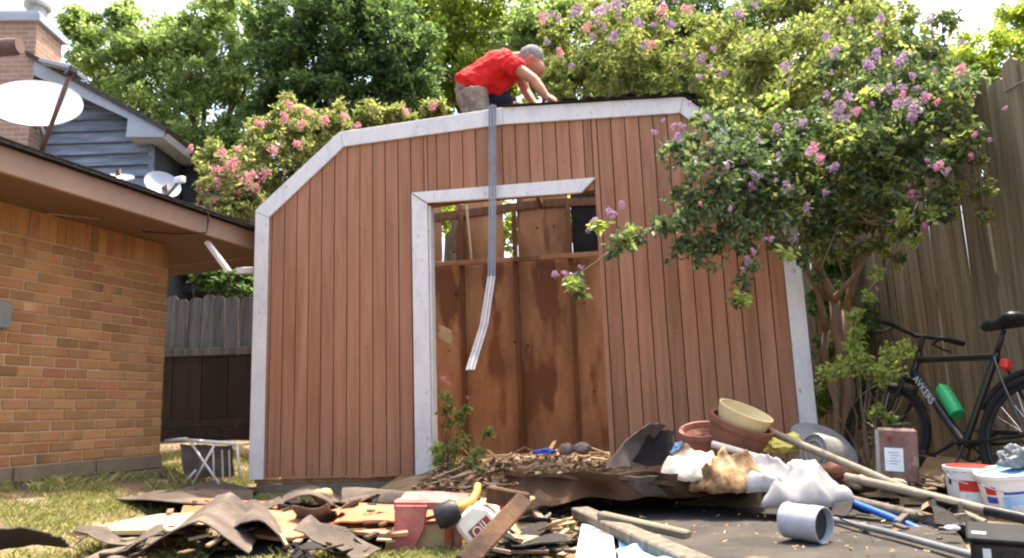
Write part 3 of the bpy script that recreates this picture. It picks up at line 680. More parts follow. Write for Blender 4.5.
# ================================================================ FOLIAGE
def blob(px, py, Y, rpx, sq=1.0):
    c_ = PY(px, py, Y); r_ = rpx/FPX*(c_-CAM).length; return (c_, (r_, r_*1.0, r_*sq))
def leaves(blobs, per, size, aspect=.5, clump=.35, nclump=26, droop=.3, seed=0, shell=.45):
    """leaf-sized folded faces spread in small clumps through a list of ellipsoids"""
    g = np.random.default_rng(seed); P = []
    for c_, r_ in blobs:
        r_ = np.array(r_); n = int(per)
        k = max(4, nclump); d = g.normal(size=(k, 3)); d /= np.linalg.norm(d, axis=1)[:, None]
        rad = (g.random(k)**shell)[:, None]; cc = np.array(c_)+d*rad*r_
        cr = clump*r_.mean()*g.uniform(.6, 1.3, k)
        idx = g.integers(0, k, n); o = g.normal(size=(n, 3))*.5; P.append(cc[idx]+o*cr[idx][:, None]*np.array((1, 1, .75)))
    P = np.concatenate(P); n = len(P)
    ax = g.normal(size=(n, 3)); ax[:, 2] -= droop; ax /= np.linalg.norm(ax, axis=1)[:, None]
    rv = g.normal(size=(n, 3)); rv[:, 2] += .8; sd = np.cross(ax, rv); sd /= np.linalg.norm(sd, axis=1)[:, None]; nm = np.cross(sd, ax)
    L = (size*g.uniform(.6, 1.35, n))[:, None]; W = L*aspect*.5
    v0 = P; v1 = P+ax*L*.45+sd*W+nm*L*.06; v2 = P+ax*L-nm*L*.1; v3 = P+ax*L*.45-sd*W+nm*L*.06
    V = np.stack([v0, v1, v2, v3], 1).reshape(-1, 3)
    b = np.arange(n)*4; Fc = np.stack([b, b+1, b+2, b, b+2, b+3], 1).reshape(-1)
    return V, Fc
def tri_obj(name, V, Fc, m_, parent):
    me = bpy.data.meshes.new(name); nf = len(Fc)//3
    me.vertices.add(len(V)); me.vertices.foreach_set('co', np.ascontiguousarray(V, dtype=np.float32).ravel())
    me.loops.add(len(Fc)); me.loops.foreach_set('vertex_index', Fc.astype(np.int32))
    me.polygons.add(nf); me.polygons.foreach_set('loop_start', np.arange(nf, dtype=np.int32)*3)
    me.update(calc_edges=True); me.validate()
    o = link(name, me, m_, parent); return o
def leaves_scaled(blobs, dens, size, aspect, clump, ncl, seed):
    V = []; Fc = []; o_ = 0
    for i, b in enumerate(blobs):
        n = max(30, int(dens*b[1][0]**2)); v_, f_ = leaves([b], n, size, aspect, clump, max(5, int(ncl*min(1, b[1][0]/.18))), seed=seed+i); V.append(v_); Fc.append(f_+o_); o_ += len(v_)
    return np.concatenate(V), np.concatenate(Fc)
def limb(mb_, a, b, r1, r2, bend=.06, n=6, seed=0):
    a = Vector(a); b = Vector(b); L = (b-a).length; pts = []; rad = []
    for i in range(n+1):
        t = i/n; p = a.lerp(b, t); k = math.sin(math.pi*t)*bend*L
        p += Vector((noise.noise(Vector((seed, t*2, 0))), noise.noise(Vector((seed, t*2, 5))), noise.noise(Vector((seed, t*2, 9)))*.5))*k*2
        pts.append(p); rad.append(r1+(r2-r1)*t)
    mb_.tube(pts, rad, 7); return pts
def make_tree(name, label, base, blobs, per, size, m_, trunk_r, bark='bark', group=None, cat='tree', fork=.35, aspect=.5, seed=0, clump=.35, nclump=26, skip=1, shell=.45):
    t = thing(name, label, cat, base, 0, group); base = Vector(base)
    cen = sum((Vector(b[0]) for b in blobs), Vector())/len(blobs); lo = min(b[0].z-b[1][2]*.4 for b in blobs)
    fk = Vector((base.x*.55+cen.x*.45, base.y*.6+cen.y*.4, base.z+(max(lo, base.z+.6)-base.z)*(fork+.4)))
    tr = MB(); limb(tr, base-Vector((0, 0, .1)), fk, trunk_r, trunk_r*.75, .05, 7, seed+.3); o = tr.build('trunk', bark, t, True); o.location = -base
    br = MB()
    for i, b in enumerate(blobs[::skip]): limb(br, fk-Vector((0, 0, .05)), b[0], trunk_r*.5, trunk_r*.1, .08, 6, seed+i*1.7)
    o = br.build('branches', bark, t, True); o.location = -base
    V, Fc = leaves(blobs, per, size, aspect, clump, nclump, seed=seed, shell=shell)
    o = tri_obj('crown', V, Fc, m_, t); o.location = -base
    return t
def panicle_mesh(m_, n, seed, size=.022):
    g = np.random.default_rng(seed); t = g.random(n)**.8; a = g.random(n)*6.283
    rr = .62*np.sqrt(g.random(n))*(1-.6*t); P = np.stack([rr*np.cos(a), rr*np.sin(a), t*1.1-.3], 1)
    ax = g.normal(size=(n, 3)); ax /= np.linalg.norm(ax, axis=1)[:, None]; sd = np.cross(ax, g.normal(size=(n, 3))); sd /= np.linalg.norm(sd, axis=1)[:, None]
    L = .17*g.uniform(.5, 1.4, n)[:, None]
    V = np.stack([P-ax*L*.5, P+sd*L*.42, P+ax*L*.5, P-sd*L*.42], 1).reshape(-1, 3); b = np.arange(n)*4
    Fc = np.stack([b, b+1, b+2, b, b+2, b+3], 1).reshape(-1)
    me = bpy.data.meshes.new('blossom'); nf = len(Fc)//3
    me.vertices.add(len(V)); me.vertices.foreach_set('co', V.astype(np.float32).ravel()); me.loops.add(len(Fc)); me.loops.foreach_set('vertex_index', Fc.astype(np.int32))
    me.polygons.add(nf); me.polygons.foreach_set('loop_start', np.arange(nf, dtype=np.int32)*3); me.update(calc_edges=True); me.materials.append(M_[m_]); return me
PAN = {k: [panicle_mesh(k, 120, i) for i in range(4)] for k in ('flower_pink', 'flower_purple', 'flower_magenta')}
brs = random.Random(4)
def blossom(t, base, px, py, Y, rpx, kind):
    c_ = PY(px, py, Y); r_ = rpx/FPX*(c_-CAM).length
    o = bpy.data.objects.new('blossom', brs.choice(PAN[kind])); COL.objects.link(o); o.parent = t; o.location = c_-Vector(base)
    o.scale = (r_*1.15,)*3; o.rotation_euler = (brs.uniform(-1.1, 1.1), brs.uniform(-1.1, 1.1), brs.uniform(0, 6))
def G(px, Y, g_=None): # ground point under a column of the picture
    p = PY(px, 440, Y); return Vector((p.x, Y, gz(p.x, Y)-.02))

# far trees
def mb_tree(label, px, Y, bl, per, size, m_, tr=.16, seed=1, **k):
    return make_tree('broadleaf_tree', label, G(px, Y), [blob(a, b, Y+(c2 if len(q) > 3 else 0), r_) for q in bl for a, b, r_, c2 in [(q + (0,))[:4]]], per, size, m_, tr, group='trees behind the shed', seed=seed, **k)
mb_tree('tall airy light green tree behind the grey house roof', 205, 14, [(95, 60, 32), (130, 50, 34), (165, 75, 40), (110, 95, 34), (200, 60, 42), (150, 115, 42), (205, 120, 40), (240, 90, 38), (185, 25, 30), (225, 20, 36), (260, 45, 34), (85, 30, 18), (190, 155, 34), (125, 15, 12), (230, 150, 34), (245, 185, 30)], 3600, .105, 'leaf_far', .2, 1, clump=.26, nclump=26)
mb_tree('large dark green tree left of the red shirt', 345, 13, [(285, 20, 38), (320, 40, 46), (365, 25, 46), (330, 85, 44), (375, 80, 44), (290, 75, 40), (400, 50, 40), (400, 100, 34), (300, 115, 34), (350, 120, 36), (345, -5, 40), (270, 120, 32)], 4600, .105, 'leaf_dark', .22, 2, clump=.24, nclump=44)
mb_tree('yellow green tree right behind the kneeling person', 455, 15.5, [(430, 25, 40), (470, 30, 42), (445, 70, 40), (480, 75, 38), (420, 95, 36), (505, 20, 36), (460, -5, 36), (395, 5, 30), (500, 100, 30)], 4200, .11, 'leaf_lime', .2, 3, clump=.24, nclump=40)
mb_tree('pale green tree beyond the roof beside the grey cap', 560, 14.5, [(545, 15, 36), (580, 30, 40), (540, 70, 36), (575, 80, 36), (610, 60, 38), (620, 15, 36), (520, 45, 28)], 3600, .11, 'leaf_far', .2, 4, clump=.24, nclump=34)
mb_tree('dark dense tree over the right roof slope', 690, 12.5, [(655, 25, 36), (690, 15, 38), (700, 55, 40), (660, 70, 36), (730, 40, 38), (735, 90, 38), (630, 90, 32), (690, 100, 36)], 4200, .095, 'leaf_dark', .2, 5, clump=.24, nclump=40)
mb_tree('tall green tree crown over the blossoming tree', 830, 13, [(760, 20, 40), (800, 10, 42), (840, 20, 42), (850, 60, 42), (800, 60, 42), (880, 30, 32), (900, 80, 36), (770, 85, 40), (940, 120, 34), (860, 110, 40)], 3800, .1, 'leaf_olive', .2, 6, clump=.24, nclump=36)
mb_tree('bright sunlit green tree above the tall fence', 1000, 14, [(985, 55, 30), (1020, 40, 34), (1050, 70, 40), (1000, 85, 30), (965, 80, 22), (1040, 15, 22)], 3600, .1, 'leaf_lime', .18, 7, clump=.24, nclump=36)
mb_tree('shadowy green tree low behind the tall fence', 870, 10.5, [(830, 170, 50), (880, 190, 50), (920, 160, 44), (850, 240, 46), (790, 210, 44), (960, 120, 34)], 2000, .12, 'leaf_dark', .14, 8)

# pink crape myrtle behind the shed, left
base = G(262, 8.1)
mL = make_tree('crape_myrtle', 'pink blossoming crape myrtle behind the left roof slope', base,
    [blob(a, b, Y, r_) for a, b, Y, r_ in [(225, 185, 7.6, 26), (250, 165, 7.8, 28), (285, 150, 8, 30), (245, 205, 7.6, 24), (215, 160, 7.8, 18), (290, 120, 8.2, 22), (320, 135, 8.2, 28), (265, 135, 8, 20), (345, 125, 8.3, 22), (280, 185, 8, 28), (310, 165, 8.2, 28), (370, 118, 8.4, 16), (400, 118, 8.4, 14), (435, 112, 8.4, 14), (225, 215, 7.4, 16)]],
    1300, .06, 'leaf_warm', .07, 'myrtle_bark', None, 'tree', seed=21, nclump=24, clump=.27)
for px, py, r_ in [(228, 172, 11), (245, 180, 13), (262, 175, 10), (205, 190, 9), (213, 205, 10), (198, 212, 8), (255, 190, 10), (232, 195, 10), (290, 108, 9), (300, 125, 8), (285, 120, 8), (325, 122, 9), (345, 118, 8), (262, 125, 8), (240, 150, 9), (222, 155, 8), (272, 150, 9), (300, 145, 8), (432, 108, 7), (408, 112, 7), (215, 170, 8), (265, 205, 9), (248, 215, 8), (355, 128, 7), (190, 150, 6), (236, 165, 9), (310, 112, 7), (218, 186, 9)]:
    blossom(mL, base, px, py, 7.35+brs.uniform(-.1, .25), r_*1.0, 'flower_pink')

# mixed blossoming canopy right behind the shed
base = G(700, 8.0)
mB = make_tree('crape_myrtle', 'olive crape myrtle with pale blossoms rising behind the roof ridge', base,
    [blob(a, b, Y, r_) for a, b, Y, r_ in [(565, 85, 8.2, 24), (600, 70, 8.2, 30), (640, 60, 8.2, 32), (600, 25, 8.5, 30), (650, 20, 8.5, 30), (560, 35, 8.6, 26), (690, 80, 8, 34), (730, 110, 7.6, 34), (700, 40, 8.4, 32), (760, 80, 7.8, 34), (640, 90, 8, 24), (740, 40, 8.4, 30), (780, 120, 7.6, 30), (720, 140, 7.4, 26), (770, 55, 7.4, 32), (815, 45, 7.4, 34), (800, 90, 7.0, 30), (845, 75, 7.0, 32), (860, 35, 7.4, 30), (760, 125, 6.9, 26), (900, 60, 7.2, 26)]],
    1500, .062, 'leaf_olive', .07, 'myrtle_bark', None, 'tree', seed=22, nclump=26, clump=.27)
for px, py, r_ in [(545, 20, 9), (600, 12, 10), (620, 8, 10), (585, 30, 9), (640, 25, 9), (660, 12, 10), (690, 10, 9), (612, 40, 8), (560, 55, 8), (575, 15, 9), (720, 75, 9), (740, 15, 9), (650, 45, 8), (700, 60, 8)]:
    for _ in range(2): blossom(mB, base, px+brs.gauss(0, 14), py+brs.gauss(0, 10), 7.5+brs.uniform(-.1, .2), r_*.6, 'flower_purple')
    blossom(mB, base, px, py, 7.7+brs.uniform(-.15, .2), r_, 'flower_pink' if brs.random() < .55 else 'flower_purple')

# the near crape myrtle between shed and tall fence
base = Vector((PY(838, 440, 5.3).x, 5.3, gz(PY(838, 440, 5.3).x, 5.3)-.03))
BF = [(810, 140, 4.9, 30), (850, 160, 4.8, 34), (895, 130, 4.7, 32), (928, 165, 4.6, 26), (880, 195, 4.7, 28), (825, 195, 4.8, 32), (790, 175, 4.7, 30), (850, 110, 5, 30), (905, 85, 4.9, 30), (945, 110, 4.7, 24), (880, 50, 5.3, 26), (935, 45, 5.2, 26), (785, 210, 4.5, 24), (815, 235, 4.9, 20), (860, 225, 5, 18), (905, 225, 4.7, 12), (940, 195, 4.5, 12), (955, 150, 4.5, 14), (925, 215, 4.55, 9), (968, 130, 4.45, 10), (895, 260, 4.75, 7), (800, 258, 4.6, 9), (832, 252, 4.8, 8), (856, 248, 4.9, 9), (778, 246, 4.5, 9), (876, 243, 4.8, 7), (818, 275, 4.8, 6), (945, 215, 4.5, 7), (700, 120, 4.9, 9), (790, 150, 4.6, 16), (760, 165, 4.55, 14), (770, 150, 4.8, 22), (840, 60, 5.3, 22), (870, 145, 4.6, 24), (960, 85, 4.8, 18)]
BN = [(735, 165, 4.5, 30), (700, 180, 4.4, 30), (690, 215, 4.35, 26), (725, 205, 4.4, 30), (755, 190, 4.5, 30), (715, 245, 4.3, 22), (680, 243, 4.3, 20), (660, 225, 4.3, 14), (745, 235, 4.3, 18), (765, 225, 4.4, 18), (742, 285, 4.2, 9), (752, 265, 4.25, 9), (738, 300, 4.2, 7), (622, 240, 4.25, 13), (612, 250, 4.25, 8), (640, 235, 4.28, 8), (575, 278, 4.2, 8), (580, 290, 4.2, 7), (690, 150, 4.5, 18), (668, 150, 4.5, 10), (715, 130, 4.6, 16), (745, 148, 4.6, 20), (772, 168, 4.55, 22), (735, 120, 4.8, 16), (765, 135, 4.8, 18)]
mR = thing('crape_myrtle', 'purple blossoming crape myrtle drooping in front of the shed', 'tree', base)
tr = MB(); J = [PY(835, 300, 5.2), PY(818, 262, 5.1), PY(872, 215, 5.0), PY(845, 235, 5.2)]
for k, (p_, dx) in enumerate(((J[0], 0), (PY(846, 310, 5.35), .06), (PY(826, 330, 5.3), -.05))): limb(tr, base+Vector((dx, 0, -.05)), p_, .05-.01*k, .035-.006*k, .05, 7, k+.5)
o = tr.build('trunk', 'myrtle_bark', mR, True); o.location = -base
br = MB(); B0 = [blob(*q) for q in BF]; B1 = [blob(*q) for q in BN]
limb(br, J[0], PY(800, 215, 5), .035, .022, .06, 7, 3); limb(br, J[0], PY(842, 290, 5.0), .03, .02, .05, 4, 4); limb(br, PY(842, 290, 5.0), PY(882, 240, 4.9), .02, .012, .05, 6, 5)
limb(br, PY(846, 310, 5.35), PY(862, 190, 5.2), .03, .018, .05, 7, 6); limb(br, PY(826, 330, 5.3), PY(770, 180, 4.8), .025, .014, .07, 8, 7)
limb(br, PY(882, 240, 4.9), PY(905, 150, 4.8), .014, .008, .05, 6, 8); limb(br, PY(846, 260, 5.3), PY(835, 170, 5.2), .018, .01, .05, 6, 9)
for i, b in enumerate(B0): limb(br, [PY(800, 215, 5), PY(862, 190, 5.2), PY(905, 150, 4.8)][i % 3], b[0], .013, .004, .1, 6, i+20)
hub = PY(770, 180, 4.8)
for i, b in enumerate(B1[:10]): limb(br, hub, b[0], .009, .003, .12, 6, i+50)
for a_, b_ in ((9, 10), (10, 11), (10, 12), (7, 13), (13, 14), (13, 15), (14, 16), (16, 17), (1, 18), (18, 19)): limb(br, B1[a_][0], B1[b_][0], .005, .0025, .1, 5, a_+b_)
for px in range(800, 960, 40): limb(br, PY(838+(px-838)*.3, 300, 5.25), PY(px, 215+random.uniform(-20, 30), 5.1+random.uniform(-.3, .3)), .009, .004, .1, 7, px)
o = br.build('branches', 'myrtle_bark', mR, True); o.location = -base
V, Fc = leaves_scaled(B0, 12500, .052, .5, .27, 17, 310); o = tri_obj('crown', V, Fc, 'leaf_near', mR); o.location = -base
V, Fc = leaves_scaled(B0, 8500, .05, .5, .3, 14, 410); o = tri_obj('sunlit_tint_leaves', V, Fc, 'leaf_olive', mR); o.location = -base  # second leaf set; sunlit look put into the lighter olive colour
V = []; Fc = []; off_ = 0
for i, b in enumerate(B1):
    rr = b[1][0]; v_, f_ = leaves([b], max(40, int(14000*rr*rr)), .05, .5, .36, 14, seed=60+i); V.append(v_); Fc.append(f_+off_); off_ += len(v_)
o = tri_obj('hanging_leaves', np.concatenate(V), np.concatenate(Fc), 'leaf_near', mR); o.location = -base
for px, py, Y, r_, kd in [(595, 222, 4.25, 10, 'flower_purple'), (612, 215, 4.25, 11, 'flower_purple'), (622, 205, 4.25, 8, 'flower_purple'), (588, 232, 4.25, 6, 'flower_purple'), (555, 275, 4.2, 8, 'flower_purple'), (566, 274, 4.2, 7, 'flower_purple'), (582, 268, 4.2, 6, 'flower_purple'), (655, 133, 4.5, 6, 'flower_purple'), (678, 140, 4.5, 10, 'flower_purple'), (682, 127, 4.5, 7, 'flower_purple'), (712, 145, 4.4, 8, 'flower_pink'), (757, 178, 4.35, 10, 'flower_purple'), (752, 188, 4.35, 8, 'flower_purple'), (788, 188, 4.4, 10, 'flower_purple'), (812, 153, 4.4, 13, 'flower_magenta'), (820, 160, 4.4, 9, 'flower_magenta'), (843, 108, 4.5, 12, 'flower_purple'), (850, 98, 4.5, 10, 'flower_purple'), (838, 118, 4.5, 11, 'flower_purple'), (855, 112, 4.5, 8, 'flower_magenta'), (918, 108, 4.4, 13, 'flower_purple'), (925, 98, 4.4, 9, 'flower_magenta'), (912, 118, 4.4, 10, 'flower_purple'), (902, 97, 4.4, 7, 'flower_magenta'), (938, 168, 4.3, 9, 'flower_magenta'), (945, 172, 4.3, 7, 'flower_purple'), (748, 262, 4.2, 8, 'flower_purple'), (754, 252, 4.2, 6, 'flower_purple'), (745, 270, 4.2, 6, 'flower_purple'), (832, 54, 4.7, 10, 'flower_purple'), (870, 65, 4.7, 12, 'flower_purple'), (900, 62, 4.6, 11, 'flower_purple'), (930, 20, 4.9, 9, 'flower_purple'), (960, 72, 4.5, 10, 'flower_pink'), (785, 70, 4.8, 10, 'flower_purple'), (910, 195, 4.5, 7, 'flower_magenta'), (924, 228, 4.5, 7, 'flower_magenta'), (890, 222, 4.6, 5, 'flower_pink'), (905, 88, 4.5, 8, 'flower_purple'), (880, 20, 5, 9, 'flower_purple'), (730, 210, 4.2, 6, 'flower_purple'), (770, 240, 4.25, 6, 'flower_purple'), (795, 240, 4.4, 6, 'flower_purple'), (700, 205, 4.2, 5, 'flower_pink'), (878, 290, 4.7, 4, 'flower_pink'), (975, 135, 4.2, 5, 'flower_magenta')]:
    blossom(mR, base, px, py, Y-.06, r_*.8, kd)
    if py < 200:
        for _ in range(2): blossom(mR, base, px+brs.gauss(0, 22), py+brs.gauss(0, 16), Y-.04+brs.uniform(-.1, .15), r_*brs.uniform(.35, .7), 'flower_purple' if brs.random() < .7 else kd)
V, Fc = leaves([blob(*q) for q in [(630, 238, 4.2, 9), (745, 300, 4.15, 6), (574, 284, 4.15, 6), (600, 225, 4.2, 6), (785, 255, 4.3, 8), (930, 215, 4.5, 8), (905, 215, 4.5, 8), (865, 95, 4.5, 10), (780, 95, 4.8, 14), (740, 120, 4.7, 14), (878, 275, 4.8, 6), (882, 250, 4.85, 6), (893, 235, 4.8, 7), (870, 295, 4.8, 5), (912, 240, 4.6, 5)]], 60, .045, .5, .5, 6, seed=77)
o = tri_obj('young_leaves', V, Fc, 'leaf_bright', mR); o.location = -base

def shrub(name, label, base, bl, per, size, m_, stems=None, seed=0, bark='bark', cat='shrub'):
    t = thing(name, label, cat, base); st = MB(); base = Vector(base)
    for i, b in enumerate(bl): limb(st, base+Vector((random.uniform(-.03, .03), random.uniform(-.03, .03), -.03)), b[0], .008, .003, .08, 6, seed+i)
    o = st.build('stems', bark, t, True); o.location = -base
    V, Fc = leaves(bl, per, size, .5, .45, 12, seed=seed); o = tri_obj('foliage', V, Fc, m_, t); o.location = -base
    return t
b_ = G(868, 4.75)
shrub('bright_shrub', 'bright yellow green shrub with one upright shoot behind the bicycle', b_, [blob(*q) for q in [(854, 315, 4.75, 6), (856, 330, 4.75, 7), (856, 345, 4.75, 8), (858, 360, 4.7, 10), (840, 368, 4.7, 9), (825, 374, 4.7, 6), (872, 366, 4.75, 11), (886, 356, 4.8, 11), (892, 372, 4.8, 10), (880, 378, 4.75, 10), (905, 350, 4.85, 9), (878, 410, 4.8, 6), (890, 420, 4.8, 5)]], 105, .04, 'leaf_bright', seed=41)
b_ = G(985, 4.35); t = shrub('fence_vine', 'leafy green vine hanging down the tall fence boards', PY(986, 205, 4.42), [blob(*q) for q in [(975, 140, 4.45, 5), (976, 160, 4.45, 6), (980, 178, 4.45, 8), (988, 190, 4.4, 7), (975, 195, 4.45, 6), (968, 120, 4.5, 6), (960, 100, 4.5, 8), (955, 185, 4.6, 8), (948, 160, 4.6, 9), (965, 150, 4.5, 8), (985, 215, 4.4, 6)]], 60, .04, 'leaf_olive', seed=42, cat='vine')
b_ = G(215, 9.2); shrub('leafy_bush', 'leafy green bush showing above the grey picket fence', b_, [blob(*q) for q in [(205, 275, 9.1, 12), (220, 270, 9.1, 14), (235, 278, 9.1, 14), (248, 285, 9.1, 12), (225, 285, 9.1, 12), (190, 268, 9.3, 7)]], 420, .085, 'leaf_dark', seed=43, cat='bush')
b_ = G(500, 9.2); shrub('tall_bush', 'light green bush showing through the gaps in the shed back wall', b_, [blob(*q) for q in [(440, 215, 8.6, 20), (505, 225, 8.6, 20), (475, 205, 8.7, 22), (540, 205, 8.7, 22), (580, 200, 8.7, 24), (420, 190, 8.6, 22), (500, 185, 8.8, 26), (560, 230, 8.7, 20), (410, 230, 8.7, 20)]], 500, .09, 'leaf_lime', seed=47, cat='bush')
# dark undergrowth in the corner between shed and fence
b_ = G(845, 6.6); shrub('dark_undergrowth', 'dark tangled shrub between shed corner and tall fence', b_, [blob(*q) for q in [(835, 400, 6.4, 26), (860, 395, 6.4, 24), (845, 350, 6.5, 24), (870, 330, 6.6, 22), (830, 300, 6.7, 22), (880, 275, 6.8, 22), (850, 265, 6.8, 22), (895, 305, 6.4, 18), (830, 260, 6.9, 20)]], 620, .06, 'leaf_dark', seed=44)

def bundle(name, label, cat, c_, r_, m_, sc, seed, amp=.45):
    bm = bmesh.new(); bmesh.ops.create_icosphere(bm, subdivisions=5, radius=1)
    for v in bm.verts:
        p = v.co.copy(); n1 = noise.noise(p*1.4+Vector((seed*3.3, 0, 0))); n2 = abs(noise.noise(p*3.2+Vector((0, seed, 0)))); n3 = abs(noise.noise(p*7+Vector((seed, 0, 0))))
        n2 = (1-abs(noise.noise(p*2.0+Vector((0, seed, 0)))))**3; n3 = (1-abs(noise.noise(p*4.5+Vector((seed, 0, 0)))))**4; f_ = .72+amp*n1+.26*n2+.07*n3; v.co = Vector((p.x*sc[0]*f_, p.y*sc[1]*f_, max(-.35, p.z)*sc[2]*f_))*r_
    me = bpy.data.meshes.new(name); bm.to_mesh(me); bm.free(); o = link(name, me, m_, None, True); o.location = c_; return tag(o, label, cat)

# ================================================================ GROUND COVER
def grass_patch(n, fn, hmin, hmax, m_, seed):
    g = np.random.default_rng(seed); pts = []
    while len(pts) < n:
        x, y = fn(g); d = noise.noise(Vector((x*2.2, y*2.2, seed)))+.35*noise.noise(Vector((x*7, y*7, 2)))
        if d < g.uniform(-.2, .45): continue
        pts.append((x, y, gh(x, y)-.004))
    P = np.array(pts); a = g.random(n)*6.283; h = g.uniform(hmin, hmax, n); ln = g.uniform(.2, 1.0, n)*h; wv = g.uniform(.0015, .0035, n)
    d = np.stack([np.cos(a), np.sin(a), np.zeros(n)], 1); s_ = np.stack([-np.sin(a), np.cos(a), np.zeros(n)], 1)
    v0 = P-s_*wv[:, None]; v1 = P+s_*wv[:, None]; m1 = P+d*(ln*.35)[:, None]+np.array((0, 0, 1))*(h*.6)[:, None]; v2 = P+d*ln[:, None]+np.array((0, 0, 1))*(h*.85)[:, None]
    V = np.stack([v0, v1, m1, v2], 1).reshape(-1, 3); b = np.arange(n)*4
    return V, np.stack([b, b+1, b+2, b+1, b+3, b+2], 1).reshape(-1)
V, Fc = grass_patch(33000, lambda g: (g.uniform(-3.6, -1.35), g.uniform(3.0, 7.6)), .015, .05, None, 5)
stuff(tag(tri_obj('grass', V, Fc, 'straw_grass', None), 'patchy dry grass on the ground beside the brick wall', 'grass'))
V, Fc = grass_patch(7000, lambda g: (g.uniform(-1.5, .5), g.uniform(2.7, 3.7)), .02, .06, None, 6)
stuff(tag(tri_obj('grass', V, Fc, 'straw_grass', None), 'sparse grass below the fallen plywood in the foreground', 'grass'))
V, Fc = grass_patch(800, lambda g: (lambda t_: (A.x+wd.x*t_+wn.x*g.uniform(.02, .22), A.y+wd.y*t_+wn.y*g.uniform(.02, .22)))(g.uniform(-.2, WL+.5)), .03, .09, None, 9)
stuff(tag(tri_obj('weeds', V, Fc, 'straw_grass', None), 'taller green weeds along the foot of the brick wall', 'weeds'))
def litter(n, fn, zf, size, seed, m_='litter'):
    g = np.random.default_rng(seed); P = np.array([(x, y, zf(x, y)+g.uniform(0, .012)) for x, y in (fn(g) for _ in range(n))])
    ax = g.normal(size=(n, 3)); ax[:, 2] *= .3; ax /= np.linalg.norm(ax, axis=1)[:, None]; rv = g.normal(size=(n, 3))*.35+np.array((0, 0, 1)); sd = np.cross(ax, rv); sd /= np.linalg.norm(sd, axis=1)[:, None]
    L = (size*g.uniform(.3, 1.4, n))[:, None]; W = L*g.uniform(.15, .6, n)[:, None]
    V = np.stack([P-ax*L*.5-sd*W*.4, P+ax*L*.5-sd*W*.5, P+ax*L*.55+sd*W*.5, P-ax*L*.45+sd*W*.5], 1).reshape(-1, 3); b = np.arange(n)*4
    return V, np.stack([b, b+1, b+2, b, b+2, b+3], 1).reshape(-1)
V, Fc = litter(1800, lambda g: (g.uniform(-3, 2.6), g.uniform(2.7, 5.3)), gh, .026, 7)
stuff(tag(tri_obj('wood_litter', V, Fc, 'litter', None), 'scattered chips, twigs and dry leaves over the yard', 'litter'))

# rubbish heap inside and below the doorway
def heap(x, y):
    l = SM.inverted() @ Vector((x, y, 0)); e = math.exp(-((l.x-2.1)/.75)**2)
    return max(.12 if l.y > 0 else gh(x, y), (.10+.10*e)*ss(-1.2, -.2, l.y)*ss(2.0, .5, l.y)+.02*noise.noise(Vector((x*5, y*5, 1))))
hp = MB(); nx = 44; ny = 44; vs2 = []
for j in range(ny+1):
    for i in range(nx+1):
        q = S(1.15+1.75*i/nx, -1.15+2.6*j/ny, 0); vs2.append((q.x, q.y, heap(q.x, q.y)+.004))
hp.add(vs2, [(j*(nx+1)+i, j*(nx+1)+i+1, (j+1)*(nx+1)+i+1, (j+1)*(nx+1)+i) for j in range(ny) for i in range(nx)])
hpo = stuff(tag(hp.build('debris_heap', 'soil', None, True), 'low heap of earth and splinters spilling through the doorway', 'debris'))
def hfn(g):
    q = S(g.uniform(1.42, 2.66), g.uniform(-1.0, 1.3), 0); return q.x, q.y
V, Fc = litter(3800, hfn, lambda x, y: heap(x, y)+.012, .045, 8)
stuff(tag(tri_obj('splinter_litter', V, Fc, 'litter', None), 'pale wood splinters and dry leaves heaped in the doorway', 'litter'))
def lump(name, label, cat, c_, r_, m_, sc=(1, 1, .7), seed=0):
    bm = bmesh.new(); bmesh.ops.create_icosphere(bm, subdivisions=3, radius=r_)
    for v in bm.verts:
        v.co *= 1+.28*noise.noise(v.co/r_*1.1+Vector((seed*5.1, 0, 0)))+.1*noise.noise(v.co/r_*3+Vector((0, seed, 0))); v.co = Vector((v.co.x*sc[0], v.co.y*sc[1], v.co.z*sc[2]))
    me = bpy.data.meshes.new(name); bm.to_mesh(me); bm.free(); o = link(name, me, m_, None, True); o.location = c_; return tag(o, label, cat)
Yq = 5.25
c_ = PY(566, 449, Yq); lump('stone', 'rounded grey stone left of its twin in the doorway', 'stone', c_, .055, 'stone', seed=1)
c_ = PY(582, 448, Yq); lump('stone', 'rounded grey stone at the right side of the doorway', 'stone', c_, .06, 'stone', seed=2)
c_ = PY(545, 452, Yq+.05); bundle('blue_scrap', 'crumpled blue plastic scrap on the doorway heap', 'scrap', c_, .05, 'deep_blue', (1.5, 1, .6), 3)

# sapling and pale weed in the doorway
b_ = S(1.52, -.22, .12)
sp = shrub('crape_sapling', 'young crape myrtle sapling with pink tip in the doorway', b_, [blob(*q) for q in [(446, 395, 5.2, 6), (448, 410, 5.2, 7), (452, 425, 5.2, 8), (460, 415, 5.2, 5), (466, 408, 5.2, 4), (462, 440, 5.15, 9), (448, 445, 5.15, 8), (478, 455, 5.1, 8), (488, 432, 5.1, 4), (470, 460, 5.05, 9), (480, 475, 5.0, 9), (485, 490, 4.95, 8)]], 60, .04, 'leaf_olive', seed=45, cat='sapling')
for px, py, r_ in ((445, 380, 6), (449, 384, 4), (468, 398, 3)): blossom(sp, b_, px, py, 5.18, r_, 'flower_pink')
b_ = S(1.47, -.12, .12); shrub('pale_weed', 'pale leafy weed against the inside of the white door jamb', b_, [blob(*q) for q in [(440, 448, 5.3, 7), (446, 458, 5.3, 9), (454, 466, 5.25, 8), (438, 460, 5.3, 6)]], 70, .05, 'leaf_bright', seed=46, cat='weed')

